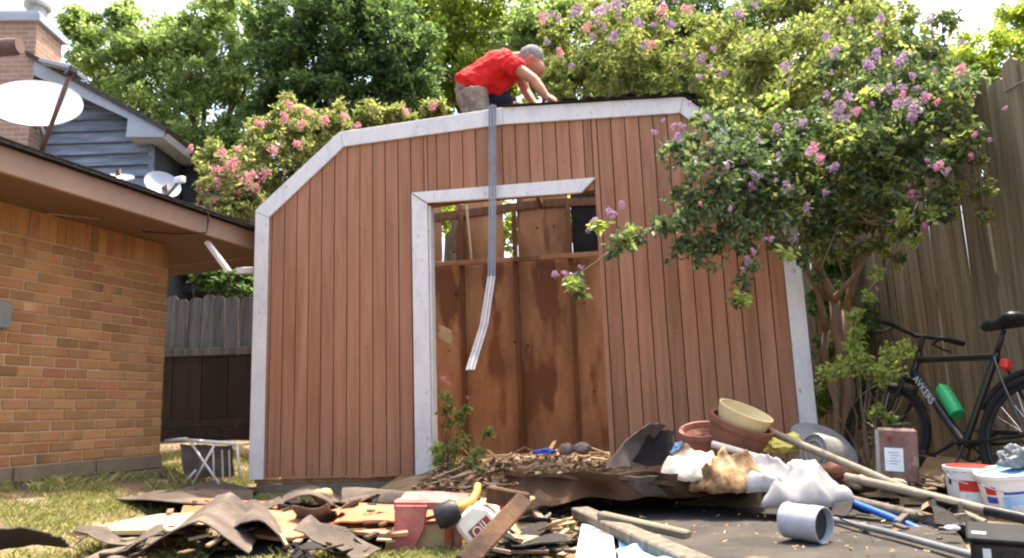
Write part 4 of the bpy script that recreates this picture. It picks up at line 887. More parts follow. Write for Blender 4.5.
# ================================================================ FALLEN SHEETS AND BOARDS
def sheet_thing(name, label, cat, cs, m_, seed, **k):
    m2 = MB(); sheet(m2, [PZ(*c_) if len(c_) == 3 else Vector(c_[:3]) for c_ in cs], seed=seed, **k)
    return tag(m2.build(name, m_, None, 'auto'), label, cat)
arch = lambda h, c0=.5, p=1.6: (lambda u_, v: h*max(0, 1-abs((u_-c0)/.5)**p))
sheet_thing('felt_scrap', 'dark roofing felt scrap on the grass at the left edge', 'roofing felt', [(-30, 556, .08), (74, 548, .08), (52, 534, .15), (-30, 534, .17)], 'black_felt', 1, warp=.05, shape=arch(.03), ragged=.12)
sheet_thing('felt_sheet', 'grey felt sheet arched into a tent shape in the foreground', 'roofing felt', [(128, 556, .06), (248, 556, .04), (268, 530, .05), (176, 524, .06)], 'felt', 2, warp=.015, shape=lambda u_, v: .17*max(0, 1-abs((u_-.56)/.5)**1.2)*(.75+.25*v), ragged=.05)
sheet_thing('felt_sheet', 'smaller curled felt sheet right against the tent shaped one', 'roofing felt', [(214, 552, .04), (300, 550, .03), (284, 527, .04), (226, 524, .04)], 'felt', 3, warp=.02, shape=arch(.13, .45, 1.5), ragged=.06)
sheet_thing('felt_sheet', 'flat grey felt sheet on the grass before the folding stool', 'roofing felt', [(98, 500, .10), (232, 508, .06), (262, 488, .05), (180, 486, .10)], 'felt', 4, warp=.04, shape=arch(.03), ragged=.06)
sheet_thing('pale_plank', 'pale thin plank lying in the grass by the brick wall', 'plank', [(96, 483, .17), (168, 482, .14), (168, 477, .14), (100, 477, .17)], 'pale_board', 5, warp=.005, thick=.018)
sheet_thing('pale_plank', 'long pale plank pointing left in the dry grass', 'plank', [(68, 531, .12), (205, 530, .07), (215, 512, .07), (160, 513, .09)], 'pale_board', 6, warp=.01, thick=.018, ragged=.03)
sheet_thing('plywood_strip', 'orange plywood strip behind the tent shaped felt', 'plywood', [(180, 511, .08), (282, 512, .06), (280, 499, .06), (190, 500, .08)], 'orange_ply', 7, warp=.03, thick=.014, ragged=.06)
sheet_thing('plywood_sheet', 'large sunlit delaminated plywood sheet lying before the shed', 'plywood', [(238, 537, .07), (408, 536, .08), (428, 508, .08), (262, 508, .07)], 'fresh_ply', 8, warp=.035, wscale=5, thick=.014, ragged=.07, nx=24, ny=14)
sheet_thing('plywood_sheet', 'second plywood layer peeling up right beside the red stool', 'plywood', [(330, 524, .10), (446, 520, .11), (440, 506, .11), (340, 508, .10)], 'orange_ply', 9, warp=.05, wscale=5, thick=.008, ragged=.1, nx=20, ny=12)
sheet_thing('felt_sheet', 'grey humped felt sheet under the shed wall', 'roofing felt', [(276, 512, .06), (352, 513, .05), (350, 497, .04), (286, 497, .05)], 'felt', 10, warp=.03, shape=arch(.08, .4), ragged=.08)
sheet_thing('felt_sheet', 'curled pale felt sheet with a dark hollow under the shed wall', 'roofing felt', [(340, 502, .07), (424, 506, .07), (418, 494, .12), (348, 492, .10)], 'felt', 11, warp=.03, shape=lambda u_, v: .05*math.sin(3.1*v), ragged=.08)
sheet_thing('felt_sheet', 'long dark felt sheet along the near edge of the plywood', 'roofing felt', [(236, 556, .02), (398, 546, .02), (400, 530, .04), (262, 540, .04)], 'black_felt', 12, warp=.03, ragged=.08)
lump('plaster_chunk', 'small pale broken chunk on the grey humped felt', 'rubble', PZ(322, 496, .12), .045, 'cardboard', (1.2, 1, 1), 6)

# fallen roof panel: underside towards the camera, open dark hollow beneath
pa, pb, pc_, pd = PY(505, 477, 3.72), PY(775, 474, 3.65), PY(742, 500, 4.75), PY(560, 508, 4.95)
pn = thing('roof_panel', 'large dark brown fallen roof panel sagging over a black hollow', 'roof panel', (0, 0, 0))
m2 = MB(); sheet(m2, [pa, pb, pc_, pd], 34, 16, .018, .03, 4, shape=lambda u_, v: .02*math.sin(u_*7+1)+.03*math.sin(v*3.1), ragged=.05, seed=20); m2.build('decking', 'brown_panel', pn, 'auto')
for t_ in (.2, .62, .93):
    a_ = pa.lerp(pb, t_)+Vector((0, .12, -.06)); b_ = pd.lerp(pc_, t_)+Vector((0, 0, -.03)); MB().bar(a_, b_, .035, .06).build('rafter', 'stud', pn)
for t_ in (.12, .75): MB().bar(pa.lerp(pb, t_)+Vector((0, .2, -.06)), Vector((pa.lerp(pb, t_).x+.05, 4.35, .0)), .05, .05).build('prop', 'stud', pn)
m2 = MB(); sheet(m2, [pa.lerp(pb, .32)+Vector((0, -.012, .0)), pa.lerp(pb, .56)+Vector((0, -.012, 0)), pa.lerp(pb, .6)+Vector((0, .03, -.10)), pa.lerp(pb, .36)+Vector((0, .03, -.07))], 10, 6, .004, .02, 8, ragged=.15, seed=27); m2.build('torn_paper', 'felt', pn, 'auto')
m2 = MB(); sheet(m2, [PY(512, 503, 3.71), PY(705, 497, 3.67), pa.lerp(pb, .74)+Vector((0, -.016, .012)), pa.lerp(pb, .01)+Vector((0, -.016, .012))], 40, 12, .005, .11, 6, ragged=.2, seed=29); m2.build('hanging_felt', 'brown_panel', pn, 'auto')
# bent black felt standing up on it
bs = PY(655, 460, 4.42)
m2 = MB()
sheet(m2, [PY(606, 468, 4.3), PY(640, 466, 4.42), PY(668, 424, 4.46), PY(650, 424, 4.42)], 12, 12, .006, .02, 6, shape=lambda u_, v: .05*math.sin(3.1*v), ragged=.05, seed=31)
bfo = tag(m2.build('bent_felt', 'felt', None, 'auto'), 'bent black felt piece standing up like a fin', 'roofing felt')
m2 = MB(); sheet(m2, [PY(632, 463, 4.40), PY(672, 464, 4.36), PY(674, 430, 4.44), PY(655, 424, 4.46)], 14, 12, .006, .02, 6, shape=lambda u_, v: -.05*math.sin(3.1*u_), ragged=.07, seed=32)
m2.build('folded_flap', 'black_felt', bfo, 'auto')
# flat grey roofing sheet making the right foreground floor
sheet_thing('roofing_sheet', 'flat dusty grey roofing sheet covering the right foreground', 'roofing sheet', [(600, 575, .035), (1010, 600, .035), (930, 500, .045), (600, 505, .03)], 'shaded_dusty_sheet', 40, warp=.012, thick=.012, ragged=.02, nx=30, ny=20)
V, Fc = litter(170, lambda g: (lambda p: (p.x, p.y))(PZ(g.uniform(640, 960), g.uniform(508, 556), .045)), lambda x, y: .05, .016, 17)
stuff(tag(tri_obj('chip_litter', V, Fc, 'litter', None), 'bark chips and crumbs over the grey roofing sheet', 'litter'))
V, Fc = litter(420, lambda g: (lambda p: (p.x, p.y))(PZ(g.uniform(480, 568), g.uniform(512, 556), .03)), lambda x, y: .035+.02*random.random(), .035, 18)
stuff(tag(tri_obj('chip_litter', V, Fc, 'dark_litter', None), 'dark chips and straw in front of the hollow', 'litter'))
# countless splinters, laths and felt bits strewn through the pile
def strewn(n, fn, zf, lmin, lmax, seed):
    rs = random.Random(seed); q = MB()
    for _ in range(n):
        p = fn(rs); a = rs.uniform(0, math.pi); L = rs.uniform(lmin, lmax); t_ = rs.gauss(0, .18)
        d = Vector((math.cos(a)*math.cos(t_), math.sin(a)*math.cos(t_), math.sin(t_)))*L/2; c_ = Vector((p.x, p.y, zf(p)+abs(d.z)+rs.uniform(0, .03)))
        q.bar(c_-d, c_+d, rs.uniform(.006, .035), rs.uniform(.004, .012))
    return q
q = strewn(95, lambda r_: PZ(r_.uniform(470, 580), r_.uniform(496, 556), .05), lambda p: .03, .03, .16, 1)
stuff(tag(q.build('broken_laths', 'dark_litter'), 'broken laths and splinters strewn in front of the hollow', 'broken wood'))
q = strewn(36, lambda r_: PZ(r_.uniform(840, 960), r_.uniform(492, 530), .06), lambda p: .045, .03, .12, 2)
stuff(tag(q.build('broken_laths', 'felt'), 'grey splinters and scraps under the poles', 'broken wood'))
q = strewn(60, lambda r_: PZ(r_.uniform(120, 400), r_.uniform(488, 552), .1), lambda p: .085, .02, .09, 3)
stuff(tag(q.build('broken_laths', 'dark_litter'), 'small splinters scattered over the plywood and felt', 'broken wood'))
q = strewn(70, lambda r_: S(r_.uniform(1.5, 2.7), r_.uniform(-.75, .4), 0), lambda p: heap(p.x, p.y)+.01, .06, .3, 4)
stuff(tag(q.build('broken_laths', 'litter'), 'pale broken laths on the doorway heap', 'broken wood'))
def torn(n, fn, z0, seed, smin=.05, smax=.17):
    rs = random.Random(seed); q = MB()
    for k in range(n):
        p = fn(rs); p = Vector((p.x, p.y, z0+rs.uniform(0, .05))); a = rs.uniform(0, 6.28); L = rs.uniform(smin, smax); W = L*rs.uniform(.4, .9)
        ux = Vector((math.cos(a), math.sin(a), rs.gauss(0, .2)))*L; uy = Vector((-math.sin(a), math.cos(a), rs.gauss(0, .3)))*W
        sheet(q, [p-ux-uy, p+ux-uy*.8, p+ux*.9+uy, p-ux*.8+uy], 6, 5, .005, .05, 8, ragged=.22, seed=seed+k)
    return q
stuff(tag(torn(15, lambda r_: PZ(r_.uniform(90, 400), r_.uniform(492, 552), .1), .05, 101).build('torn_felt', 'felt', None, 'auto'), 'torn grey felt bits over and under the plywood', 'roofing felt'))
stuff(tag(torn(9, lambda r_: PZ(r_.uniform(250, 390), r_.uniform(496, 550), .1), .05, 202, .04, .11).build('torn_felt', 'black_felt', None, 'auto'), 'torn black felt bits around the plywood', 'roofing felt'))
stuff(tag(torn(20, lambda r_: PZ(r_.uniform(500, 590), r_.uniform(500, 550), .05), .03, 303, .04, .11).build('torn_felt', 'black_felt', None, 'auto'), 'torn black felt bits before the hollow', 'roofing felt'))
stuff(tag(torn(10, lambda r_: PZ(r_.uniform(470, 580), r_.uniform(500, 545), .05), .06, 404, .04, .09).build('torn_card', 'cardboard', None, 'auto'), 'torn card bits among the black felt', 'cardboard'))
stuff(tag(torn(18, lambda r_: PZ(r_.uniform(840, 960), r_.uniform(490, 525), .05), .05, 505, .04, .1).build('torn_felt', 'black_felt', None, 'auto'), 'dark scraps below the wooden poles', 'roofing felt'))
# timbers
tag(MB().bar(PZ(580, 512, .09)+Vector((0, 0, 0)), PZ(706, 568, .07), .085, .045).build('timber', 'grey_wood', None, bevel=.006), 'weathered grey timber slanting into the bottom edge', 'timber')
tag(MB().bar(PZ(600, 515, .12), PZ(688, 535, .08), .05, .03).build('timber', 'skid', None, bevel=.006), 'thin split timber resting behind the weathered grey one', 'timber')
tag(MB().bar(PZ(462, 566, .12), PZ(524, 500, .26), .06, .035, (0, -1, .2)).build('dark_plank', 'brown_panel', None, bevel=.005), 'dark brown plank leaning diagonally over the cream jug', 'plank')
tag(MB().bar(PZ(488, 494, .26), PZ(528, 502, .24), .03, .06).build('cross_piece', 'brown_panel', None, bevel=.005), 'short dark board end above the red scrap', 'board')
sheet_thing('timber_scrap', 'splintered pale wood scrap in front of the hollow', 'wood scrap', [(506, 546, .05), (540, 528, .07), (552, 512, .10), (512, 532, .07)], 'grey_wood', 44, warp=.02, thick=.012, ragged=.1)
# white printed sheets at the bottom
sheet_thing('paper_box', 'flat white printed carton with red marks at the bottom', 'carton', [(572, 572, .06), (618, 574, .06), (612, 528, .07), (582, 524, .07)], 'print_white', 45, warp=.01, thick=.02)
m2 = MB()
for i, (a0, b0) in enumerate([((584, 532), (596, 529)), ((598, 531), (609, 534)), ((586, 536), (606, 538))]):
    m2.bar(PZ(*a0, .078), PZ(*b0, .078), .012, .003)
m2.build('print', 'label_red', bpy.data.objects['paper_box'])
sheet_thing('blue_wrapper', 'pale blue plastic wrapper beside the white carton', 'wrapper', [(616, 574, .06), (690, 576, .06), (652, 540, .07), (618, 534, .07)], 'light_blue', 46, warp=.05, wscale=9, thick=.006, ragged=.08)

# ================================================================ JUNK: LEFT OF THE HOLLOW
# faded red step stool with a carton under it
Yr = 3.15
def RB(px, py, Y=Yr): return PY(px, py, Y)
rsT = thing('red_stool', 'faded red plastic step stool at the bottom edge', 'stool', (0, 0, 0))
a_, b_ = RB(394, 502), RB(466, 503)
tp = MB(); sheet(tp, [a_, b_, b_+Vector((.0, .2, .02)), a_+Vector((.02, .2, .02))], 10, 6, .03, .008, 6, ragged=.03, seed=3); tp.build('seat', 'faded_red', rsT, 'auto')
def legp(px, py0, px2, py1, dy, w_=.05): MB().bar(RB(px, py0)+Vector((0, dy, 0)), RB(px2, py1)+Vector((0, dy, 0)), .035, w_, (1, 0, 0)).build('leg', 'faded_red', rsT, bevel=.006)
legp(402, 507, 398, 575, .03, .06); legp(458, 507, 458, 575, .03, .03); legp(408, 512, 404, 575, .19); legp(456, 512, 458, 570, .19)
MB().prism([(p.x, p.z) for p in (RB(395, 505), RB(428, 505), RB(424, 530), RB(416, 546), RB(414, 575), RB(394, 575))], Yr-.012, Yr+.012).build('side_panel', 'faded_red', rsT, bevel=.004)
cbx = MB(); M3 = Matrix.Rotation(.15, 3, 'Z'); cbx.box(RB(435, 552)+Vector((0, .1, 0)), (.19, .12, .2), M3)
cbo = tag(cbx.build('carton', 'cardboard', None, bevel=.003), 'brown cardboard carton under the faded red stool', 'carton')
MB().box(RB(448, 545)+Vector((0, .028, 0)), (.03, .01, .12)).build('rust_strip', 'orange_rust', cbo)
# yellow hooked handle and dark motor housing lying on top
yt = thing('hooked_tool', 'yellow hooked tool with dark grey head on the red stool', 'tool', (0, 0, 0))
MB().tube([RB(452, 512, 3.1), RB(462, 507, 3.12), RB(472, 501, 3.16), RB(477, 492, 3.2), RB(478, 484, 3.22)], [.02, .022, .02, .017, .013], 10).build('handle', 'yellow_plastic', yt, True)
hh = MB(); hh.lathe([(.01, -.05), (.042, -.045), (.05, -.02), (.05, .03), (.035, .05), (.01, .052)], 16, frame(RB(447, 514, 3.09), (.9, .1, .35))); hh.build('head', 'dark_metal', yt, 'auto')
# cream jug lying under the diagonal plank
jg = thing('cream_jug', 'cream plastic jug with dark red label under the diagonal plank', 'jug', (0, 0, 0))
jc = RB(485, 533, 3.12); jax = (RB(508, 562, 3.1)-RB(464, 508, 3.14)).normalized(); JM = frame(jc, jax, (.7, -.2, .6))
# label plate faces the camera
fc = (CAM-jc).normalized(); ly = -jax; lx = ly.cross(fc).normalized(); lz = lx.cross(ly).normalized()
LM = Matrix((lx, ly, lz)).transposed().to_4x4()
lp = jc + lz*.0525 + ly*.02
def onjug(q): q.v = [tuple(LM.to_3x3() @ Vector(v)+jc) for v in q.v]; return q
onjug(MB().prism([(-.075, -.12), (.075, -.12), (.075, .06), (.03, .115), (-.055, .115), (-.075, .09)], -.05, .05, lambda x, y, z: (x, z, y))).build('body', 'jug', jg, bevel=.014)
onjug(MB().lathe([(.02, .10), (.02, .125), (.026, .126), (.026, .155), (.002, .157)], 16, Matrix.Translation((-.02, 0, 0)) @ Matrix.Rotation(R(-90), 4, 'X'))).build('cap', 'dark_metal', jg, 'auto')
onjug(MB().tube([(.03, .105, 0), (.085, .09, 0), (.095, .04, 0), (.07, -.01, 0)], .013, 10)).build('handle', 'jug', jg, True)
q = MB(); q.box((0, 0, 0), (.095, .05, .004)); q.v = [tuple(LM.to_3x3() @ Vector(v)+lp) for v in q.v]; q.build('label_plate', 'label_red', jg)
def text(txt, size, M, m_, parent, nm='lettering', sx=1):
    cu = bpy.data.curves.new(nm, 'FONT'); cu.body = txt; cu.size = size; cu.align_x = 'CENTER'; cu.align_y = 'CENTER'; cu.extrude = .0008
    tmp = bpy.data.objects.new(nm, cu); COL.objects.link(tmp); dg = bpy.context.evaluated_depsgraph_get(); me = bpy.data.meshes.new_from_object(tmp.evaluated_get(dg)); bpy.data.objects.remove(tmp)
    o = link(nm, me, m_, parent); me.materials.clear(); me.materials.append(M_[m_]); o.matrix_local = M @ Matrix.Diagonal((sx, 1, 1, 1)); return o
LM2 = LM.copy(); LM2.translation = lp+lz*.004; text('OIL', .05, LM2, 'jug', jg)
lump('red_scrap', 'crumpled red plastic scrap beneath the short board end', 'scrap', PY(497, 506, 3.55), .045, 'red_paint', (1.2, 1, .7), 7)
lump('blue_scrap', 'crumpled blue plastic scrap beside the red scrap', 'scrap', PY(510, 500, 3.6), .035, 'deep_blue', (1.2, 1, .8), 8)
lump('crumpled_paper', 'small crumpled beige paper under the panel edge', 'paper', PY(531, 504, 3.7), .04, 'cardboard', (1.3, 1, .9), 9)
sheet_thing('cardboard_flap', 'torn cardboard flap leaning behind the yellow tool', 'cardboard', [PY(428, 502, 3.9), PY(446, 504, 3.85), PY(454, 482, 4.0), PY(440, 480, 4.05)], 'cardboard', 51, warp=.02, thick=.006, ragged=.05)
sheet_thing('cardboard_flap', 'wide cardboard flap above the grey tool head', 'cardboard', [PY(446, 497, 4.0), PY(474, 500, 3.95), PY(474, 482, 4.1), PY(452, 482, 4.1)], 'cardboard', 52, warp=.03, thick=.006, ragged=.06)
sheet_thing('cardboard_flap', 'pale cardboard corner right of the sapling foot', 'cardboard', [PY(486, 492, 4.1), PY(517, 492, 4.05), PY(512, 478, 4.2), PY(500, 474, 4.25)], 'cardboard', 53, warp=.03, thick=.006, ragged=.06)
sheet_thing('cardboard_flap', 'tan cardboard piece between jug and dark plank', 'cardboard', [PY(482, 524, 3.3), PY(506, 520, 3.3), PY(514, 504, 3.4), PY(494, 510, 3.4)], 'cardboard', 54, warp=.01, thick=.006, ragged=.05)

# folding stool on its side by the fence
Ys = 5.6
fs_ = thing('folding_stool', 'rusty white folding metal stool on the grass beside the shed', 'folding stool', (0, 0, 0))
def FS(px, py, d=0): return PY(px, py, Ys+d)
def ft(*p, r_=.009, nm='leg'): MB().tube(p, r_, 8).build(nm, 'white_metal', fs_, True)
ft(FS(184, 440), FS(237, 444), r_=.013, nm='top_rail'); ft(FS(166, 441, .3), FS(186, 439, .0), r_=.013, nm='top_rail'); ft(FS(178, 439, .42), FS(228, 443, .45), r_=.012, nm='top_rail')
ft(FS(237, 444), FS(232, 443, .45), r_=.012, nm='top_rail'); ft(FS(191, 443), FS(219, 484)); ft(FS(215, 444), FS(192, 485)); ft(FS(237, 444), FS(240, 480)); ft(FS(198, 443, .4), FS(222, 482, .4)); ft(FS(205, 444, .42), FS(182, 484, .4)); ft(FS(196, 470, .2), FS(182, 485, .2))
m2 = MB(); sheet(m2, [FS(184, 478, .25), FS(234, 477, .3), FS(233, 446, .3), FS(180, 444, .3)], 14, 8, .004, .03, 7, ragged=.03, seed=5); m2.build('gap_sheet', 'felt', fs_, 'auto')  # sheet added behind the straps; shade in the gaps put into its colour
for px in (213, 222, 229): MB().bar(FS(px, 450, .2), FS(px+1, 479, .22), .012, .006, (0, 1, 0)).build('strap', 'white_metal', fs_)

# ================================================================ JUNK: RIGHT SIDE
def mound(x, y): return .24*math.exp(-((x-1.28)/.36)**2-((y-4.27)/.3)**2)+.11*math.exp(-((x-1.98)/.4)**2-((y-4.02)/.25)**2)+.02*noise.noise(Vector((x*6, y*6, 4)))
hp = MB(); nx, ny = 46, 32
hp.add([(.45+2.1*i/nx, 3.55+1.3*j/ny, gh(.45+2.1*i/nx, 3.55+1.3*j/ny)-.02+mound(.45+2.1*i/nx, 3.55+1.3*j/ny)) for j in range(ny+1) for i in range(nx+1)],
       [(j*(nx+1)+i, j*(nx+1)+i+1, (j+1)*(nx+1)+i+1, (j+1)*(nx+1)+i) for j in range(ny) for i in range(nx)])
stuff(tag(hp.build('rubbish_mound', 'soil', None, True), 'low mound of earth under the pots and rags', 'debris'))
q = strewn(90, lambda r_: Vector((r_.uniform(.8, 2.3), r_.uniform(3.9, 4.6), 0)), lambda p: mound(p.x, p.y)+.01, .04, .22, 6)
stuff(tag(q.build('broken_laths', 'dark_litter'), 'splinters among the pots and the canister', 'broken wood'))
Yt = 4.15
def pot(name, label, c_, axis, prof, m_, rim=None):
    t = thing(name, label, 'pot', (0, 0, 0)); M = frame(c_, axis, (1, 0, 0))
    q = MB(); n = 36; outer = prof; inner = [(r_-.012, z+(.012 if i == 0 else 0)) for i, (r_, z) in enumerate(prof)]
    pr = [(.001, prof[0][1])] + outer + inner[::-1] + [(.001, inner[0][1])]
    q.lathe(pr, n, M); q.build('body', m_, t, 'auto')
    if rim:
        q = MB(); r_, z0, z1 = rim; q.lathe([(r_-.012, z0), (r_+.008, z0), (r_+.01, z1), (r_-.008, z1), (r_-.012, z0)], n, M); q.build('rim', m_, t, 'auto')
    return t
ax2 = Vector((.30, -.28, .91))
c_ = PY(737, 437, Yt); pot('clay_pot', 'brown clay pot tilted right and holding a cream dish', c_, ax2, [(.135, -.10), (.15, 0), (.163, .065)], 'terracotta_brown', (.163, .055, .09))
c2_ = c_+ax2.normalized()*.095; pot('cream_dish', 'cream plant saucer sitting in the tilted brown pot', c2_, ax2+Vector((.04, -.03, 0)), [(.125, -.02), (.135, .01), (.148, .062)], 'cream')
c_ = PY(704, 446, Yt+.12); pot('clay_pot', 'pinkish clay pot tipped behind the brown one', c_, (-.1, -.30, .95), [(.085, -.1), (.105, 0), (.118, .09)], 'terracotta', (.118, .07, .1))
c_ = PY(700, 433, Yt+.1); pot('small_pot', 'tiny pale pot lying inside the pinkish clay pot', PY(703, 441, Yt+.08), (.2, -.7, .6), [(.022, -.02), (.03, .02), (.033, .03)], 'terracotta')
# white rag / bag bundle with burnt middle
def cloth(name, label, cat, c_, rx, ry, H, m_, seed, rz=0):
    """crumpled sheet lying in a heap: ridged folds, wandering outline, hem on what carries it"""
    q = MB(); nr, na = 26, 72; vs2 = []; cs, sn = math.cos(rz), math.sin(rz)
    for i in range(nr+1):
        for k in range(na):
            a = 2*math.pi*k/na; t_ = i/nr
            out = 1+.28*noise.noise(Vector((math.cos(a)*1.3, math.sin(a)*1.3, seed)))+.1*noise.noise(Vector((math.cos(a)*5, math.sin(a)*5, seed+4)))
            x, y = rx*t_*out*math.cos(a), ry*t_*out*math.sin(a); p = Vector((x, y, seed*.37))
            f1 = 1-abs(noise.noise(p*7)); f2 = 1-abs(noise.noise(p*15+Vector((3, 1, 0)))); f3 = noise.noise(p*32)
            z = H*((1-t_**2)**.6*(.35+.75*f1*f1)) + .03*f2*f2*(1.1-t_) + .011*f3+.004*noise.noise(p*60)
            x += .035*noise.noise(p*11+Vector((9, 0, 0))); y += .035*noise.noise(p*11+Vector((0, 9, 0)))
            vs2.append(Vector((c_.x+x*cs-y*sn, c_.y+x*sn+y*cs, c_.z+z)))
    q.add(vs2, [(i*na+k, i*na+(k+1) % na, (i+1)*na+(k+1) % na, (i+1)*na+k) for i in range(nr) for k in range(na)])
    o = q.build(name, m_, None, True); sm = o.modifiers.new('t', 'SOLIDIFY'); sm.thickness = .003; return tag(o, label, cat)
cloth('plastic_bag', 'crumpled white plastic bag draped over the rubbish pile', 'bag', PY(806, 503, 3.55), .21, .17, .16, 'bag_white', 2, .2)
cloth('plastic_bag', 'white plastic bag lump right of the scorched rags', 'bag', PY(768, 490, 3.62), .15, .13, .14, 'bag_white', 5)
cloth('white_rag', 'stained white rag behind the scorched rags', 'rag', PY(694, 478, 3.74), .16, .14, .13, 'rag', 3)
cloth('scorched_rags', 'scorched brown and white rags in the middle of the pile', 'rags', PY(730, 490, 3.64), .19, .14, .16, 'burnt', 4)
bundle('yellow_bag', 'yellow plastic bag behind the poles', 'bag', PY(783, 447, 4.3), .10, 'yellow_bag', (1.2, .8, .75), 6)
bundle('green_wrapper', 'small teal and white wrapper behind the black felt', 'wrapper', PY(682, 452, 4.3), .05, 'light_blue', (1.1, .8, 1), 7)
# tin can on its side
cn = thing('tin_can', 'open white tin can lying on its side', 'can', (0, 0, 0)); cc = PZ(806, 542, .05); cc = PY(803, 522, cc.y+.07)
axc = Vector((.62, -.78, -.06)); M = frame(cc, axc, (0, 0, 1)); rr = .066
q = MB(); q.lathe([(.002, -.07), (rr-.004, -.07), (rr, -.066), (rr-.001, -.03), (rr+.001, -.025), (rr-.001, -.02), (rr-.001, .03), (rr+.001, .035), (rr, .085), (rr-.004, .085), (rr-.006, -.058), (.002, -.058)], 32, M); q.build('body', 'can_white', cn, 'auto')
q = MB(); q.lathe([(.002, .055), (rr-.008, .055), (rr-.008, .06), (.002, .06)], 28, M); q.build('mouth_shade', 'can_dark', cn, 'auto')  # dark disc in the open end; shade inside the can put into colour
q = MB(); q.tube([cc+(M.to_3x3() @ Vector(v)) for v in [(.064, .015, -.066), (.0675, 0, .0), (.064, -.015, .08)]], .002, 5); q.build('seam', 'dark_metal', cn)
# bin lid and grey canister
ld = thing('bin_lid', 'dark grey round lid standing behind the dented canister', 'lid', (0, 0, 0)); M = frame(PY(826, 442, 4.35), (.25, -.62, .74), (1, 0, 0))
q = MB(); q.lathe([(.002, -.015), (.15, -.02), (.185, -.04), (.195, -.04), (.195, -.03), (.155, 0), (.002, .01)], 36, M); q.build('disc', 'grey_plastic', ld, 'auto')
q = MB(); q.tube([M @ Vector((.19*math.cos(a), .19*math.sin(a), -.036)) for a in [i*math.pi/16 for i in range(32)]], .008, 6, close=True); q.build('rim', 'dark_metal', ld, True)
cn = thing('grey_canister', 'dented grey metal canister with round end beside the lid', 'canister', (0, 0, 0)); cc = PY(824, 455, 4.15); M = frame(cc, (-.86, -.46, .22), (0, 0, 1))
q = MB(); q.lathe([(.02, -.16), (.045, -.15), (.095, -.09), (.105, -.05), (.105, .075), (.1, .085), (.094, .085), (.09, .074), (.002, .07)], 28, M, .9, .02); q.build('body', 'tin_grey', cn, 'auto')
q = MB(); q.tube([M @ Vector((.065*math.cos(a), .065*math.sin(a)*.9, .077)) for a in [i*math.pi/12 for i in range(24)]], .006, 6, close=True); q.build('ridge', 'tin_grey', cn, True)
q = MB(); q.lathe([(.002, 0), (.022, 0), (.022, .02), (.002, .022)], 14, frame(M @ Vector((.09, .02, -.08)), M.to_3x3() @ Vector((.9, .2, -.4)))); q.build('cap', 'dark_metal', cn, 'auto')
# poles
def pole(name, label, pts, r_, segs):
    t = thing(name, label, 'pole', (0, 0, 0)); pts = [Vector(p) for p in pts]; tot = pts[-1]-pts[0]
    for nm, m_, a0, b0, k in segs: MB().tube([pts[0]+tot*a0, pts[0]+tot*(a0+b0)/2+Vector((0, 0, .004)), pts[0]+tot*b0], r_*k, 14).build(nm, m_, t, 'auto')
    return t
pole('wooden_pole', 'long weathered pole from the pots down past the white bucket', [PY(764, 429, 4.2), PY(985, 524, 3.3)], .02, [('shaft', 'wood_pole', 0, 1, 1)])
pole('wooden_pole', 'pale pole with dark grip ending at the bottom right', [PY(846, 477, 3.75), PY(1060, 528, 3.05)], .021, [('shaft', 'wood_pole', 0, .70, 1), ('grip', 'black_plastic', .70, 1, 1.12)])
pole('wooden_pole', 'thick grey pole running above the blue one', [PY(838, 497, 3.55), PY(1005, 540, 3.0)], .023, [('shaft', 'grey_wood', 0, 1, 1)])
pole('blue_pole', 'blue metal pole with white end cap', [PY(846, 500, 3.5), PY(958, 546, 3.02)], .0155, [('shaft', 'blue_paint', 0, .86, 1), ('end_cap', 'white_plastic', .86, 1, 1.12)])
pole('grey_pole', 'thin grey pole lowest on the roofing sheet', [PZ(832, 519, .06), PZ(975, 556, .06)], .012, [('shaft', 'grey_plastic', 0, 1, 1)])
pole('white_pole', 'short pale pole leaning against the pinkish pot', [PY(712, 444, 4.02), PY(764, 460, 3.9)], .019, [('shaft', 'pale_pole', 0, 1, 1)])
sheet_thing('wood_scrap', 'torn grey wood scrap under the blue pole', 'wood scrap', [PY(838, 520, 3.45), PY(892, 528, 3.3), PY(880, 515, 3.45), PY(846, 505, 3.55)], 'skid', 55, warp=.02, thick=.012, ragged=.1)
lump('mud_clod', 'brown clod behind the poles below the rusty tin', 'rubble', PY(868, 483, 3.85), .06, 'rag', (1.2, 1, .8), 14)
lump('mud_clod', 'tan cloth lump on the upper weathered pole', 'cloth', PY(896, 484, 3.78), .04, 'wood_pole', (1.2, 1, .7), 15)
lump('mud_clod', 'dark brown clod behind the upper weathered pole', 'rubble', PY(838, 470, 4.0), .06, 'terracotta_brown', (1.4, 1, .8), 16)
# rusty tin with label
tn = thing('rusty_tin', 'rusty reddish square tin with white paper label', 'tin', (0, 0, 0)); cc = PY(897, 455, 3.95); M = frame(cc, (.06, -.02, 1), (.90, -.43, 0))
def inM(q): q.v = [tuple(M @ Vector(v)) for v in q.v]; return q
inM(MB().box((0, 0, 0), (.19, .12, .27))).build('body', 'tin_rust', tn, bevel=.012)
inM(MB().box((-.015, -.0625, -.02), (.085, .003, .115))).build('paper_label', 'label_white', tn)
inM(MB().lathe([(.002, .135), (.024, .135), (.024, .155), (.002, .157)], 16)).build('cap', 'can_dark', tn, 'auto')
inM(MB().lathe([(.014, 0), (.014, .002), (.002, .003)], 14, frame((-.03, -.061, .085), (0, -1, 0)))).build('spout_mark', 'label_red', tn)
inM(MB().box((-.088, -.061, -.0), (.018, .006, .25))).build('side_strip', 'tin_grey', tn)
inM(MB().tube([(.02, 0, .135), (.03, 0, .16), (.06, 0, .16), (.07, 0, .135)], .006, 6)).build('handle', 'can_dark', tn, True)
m2 = MB()
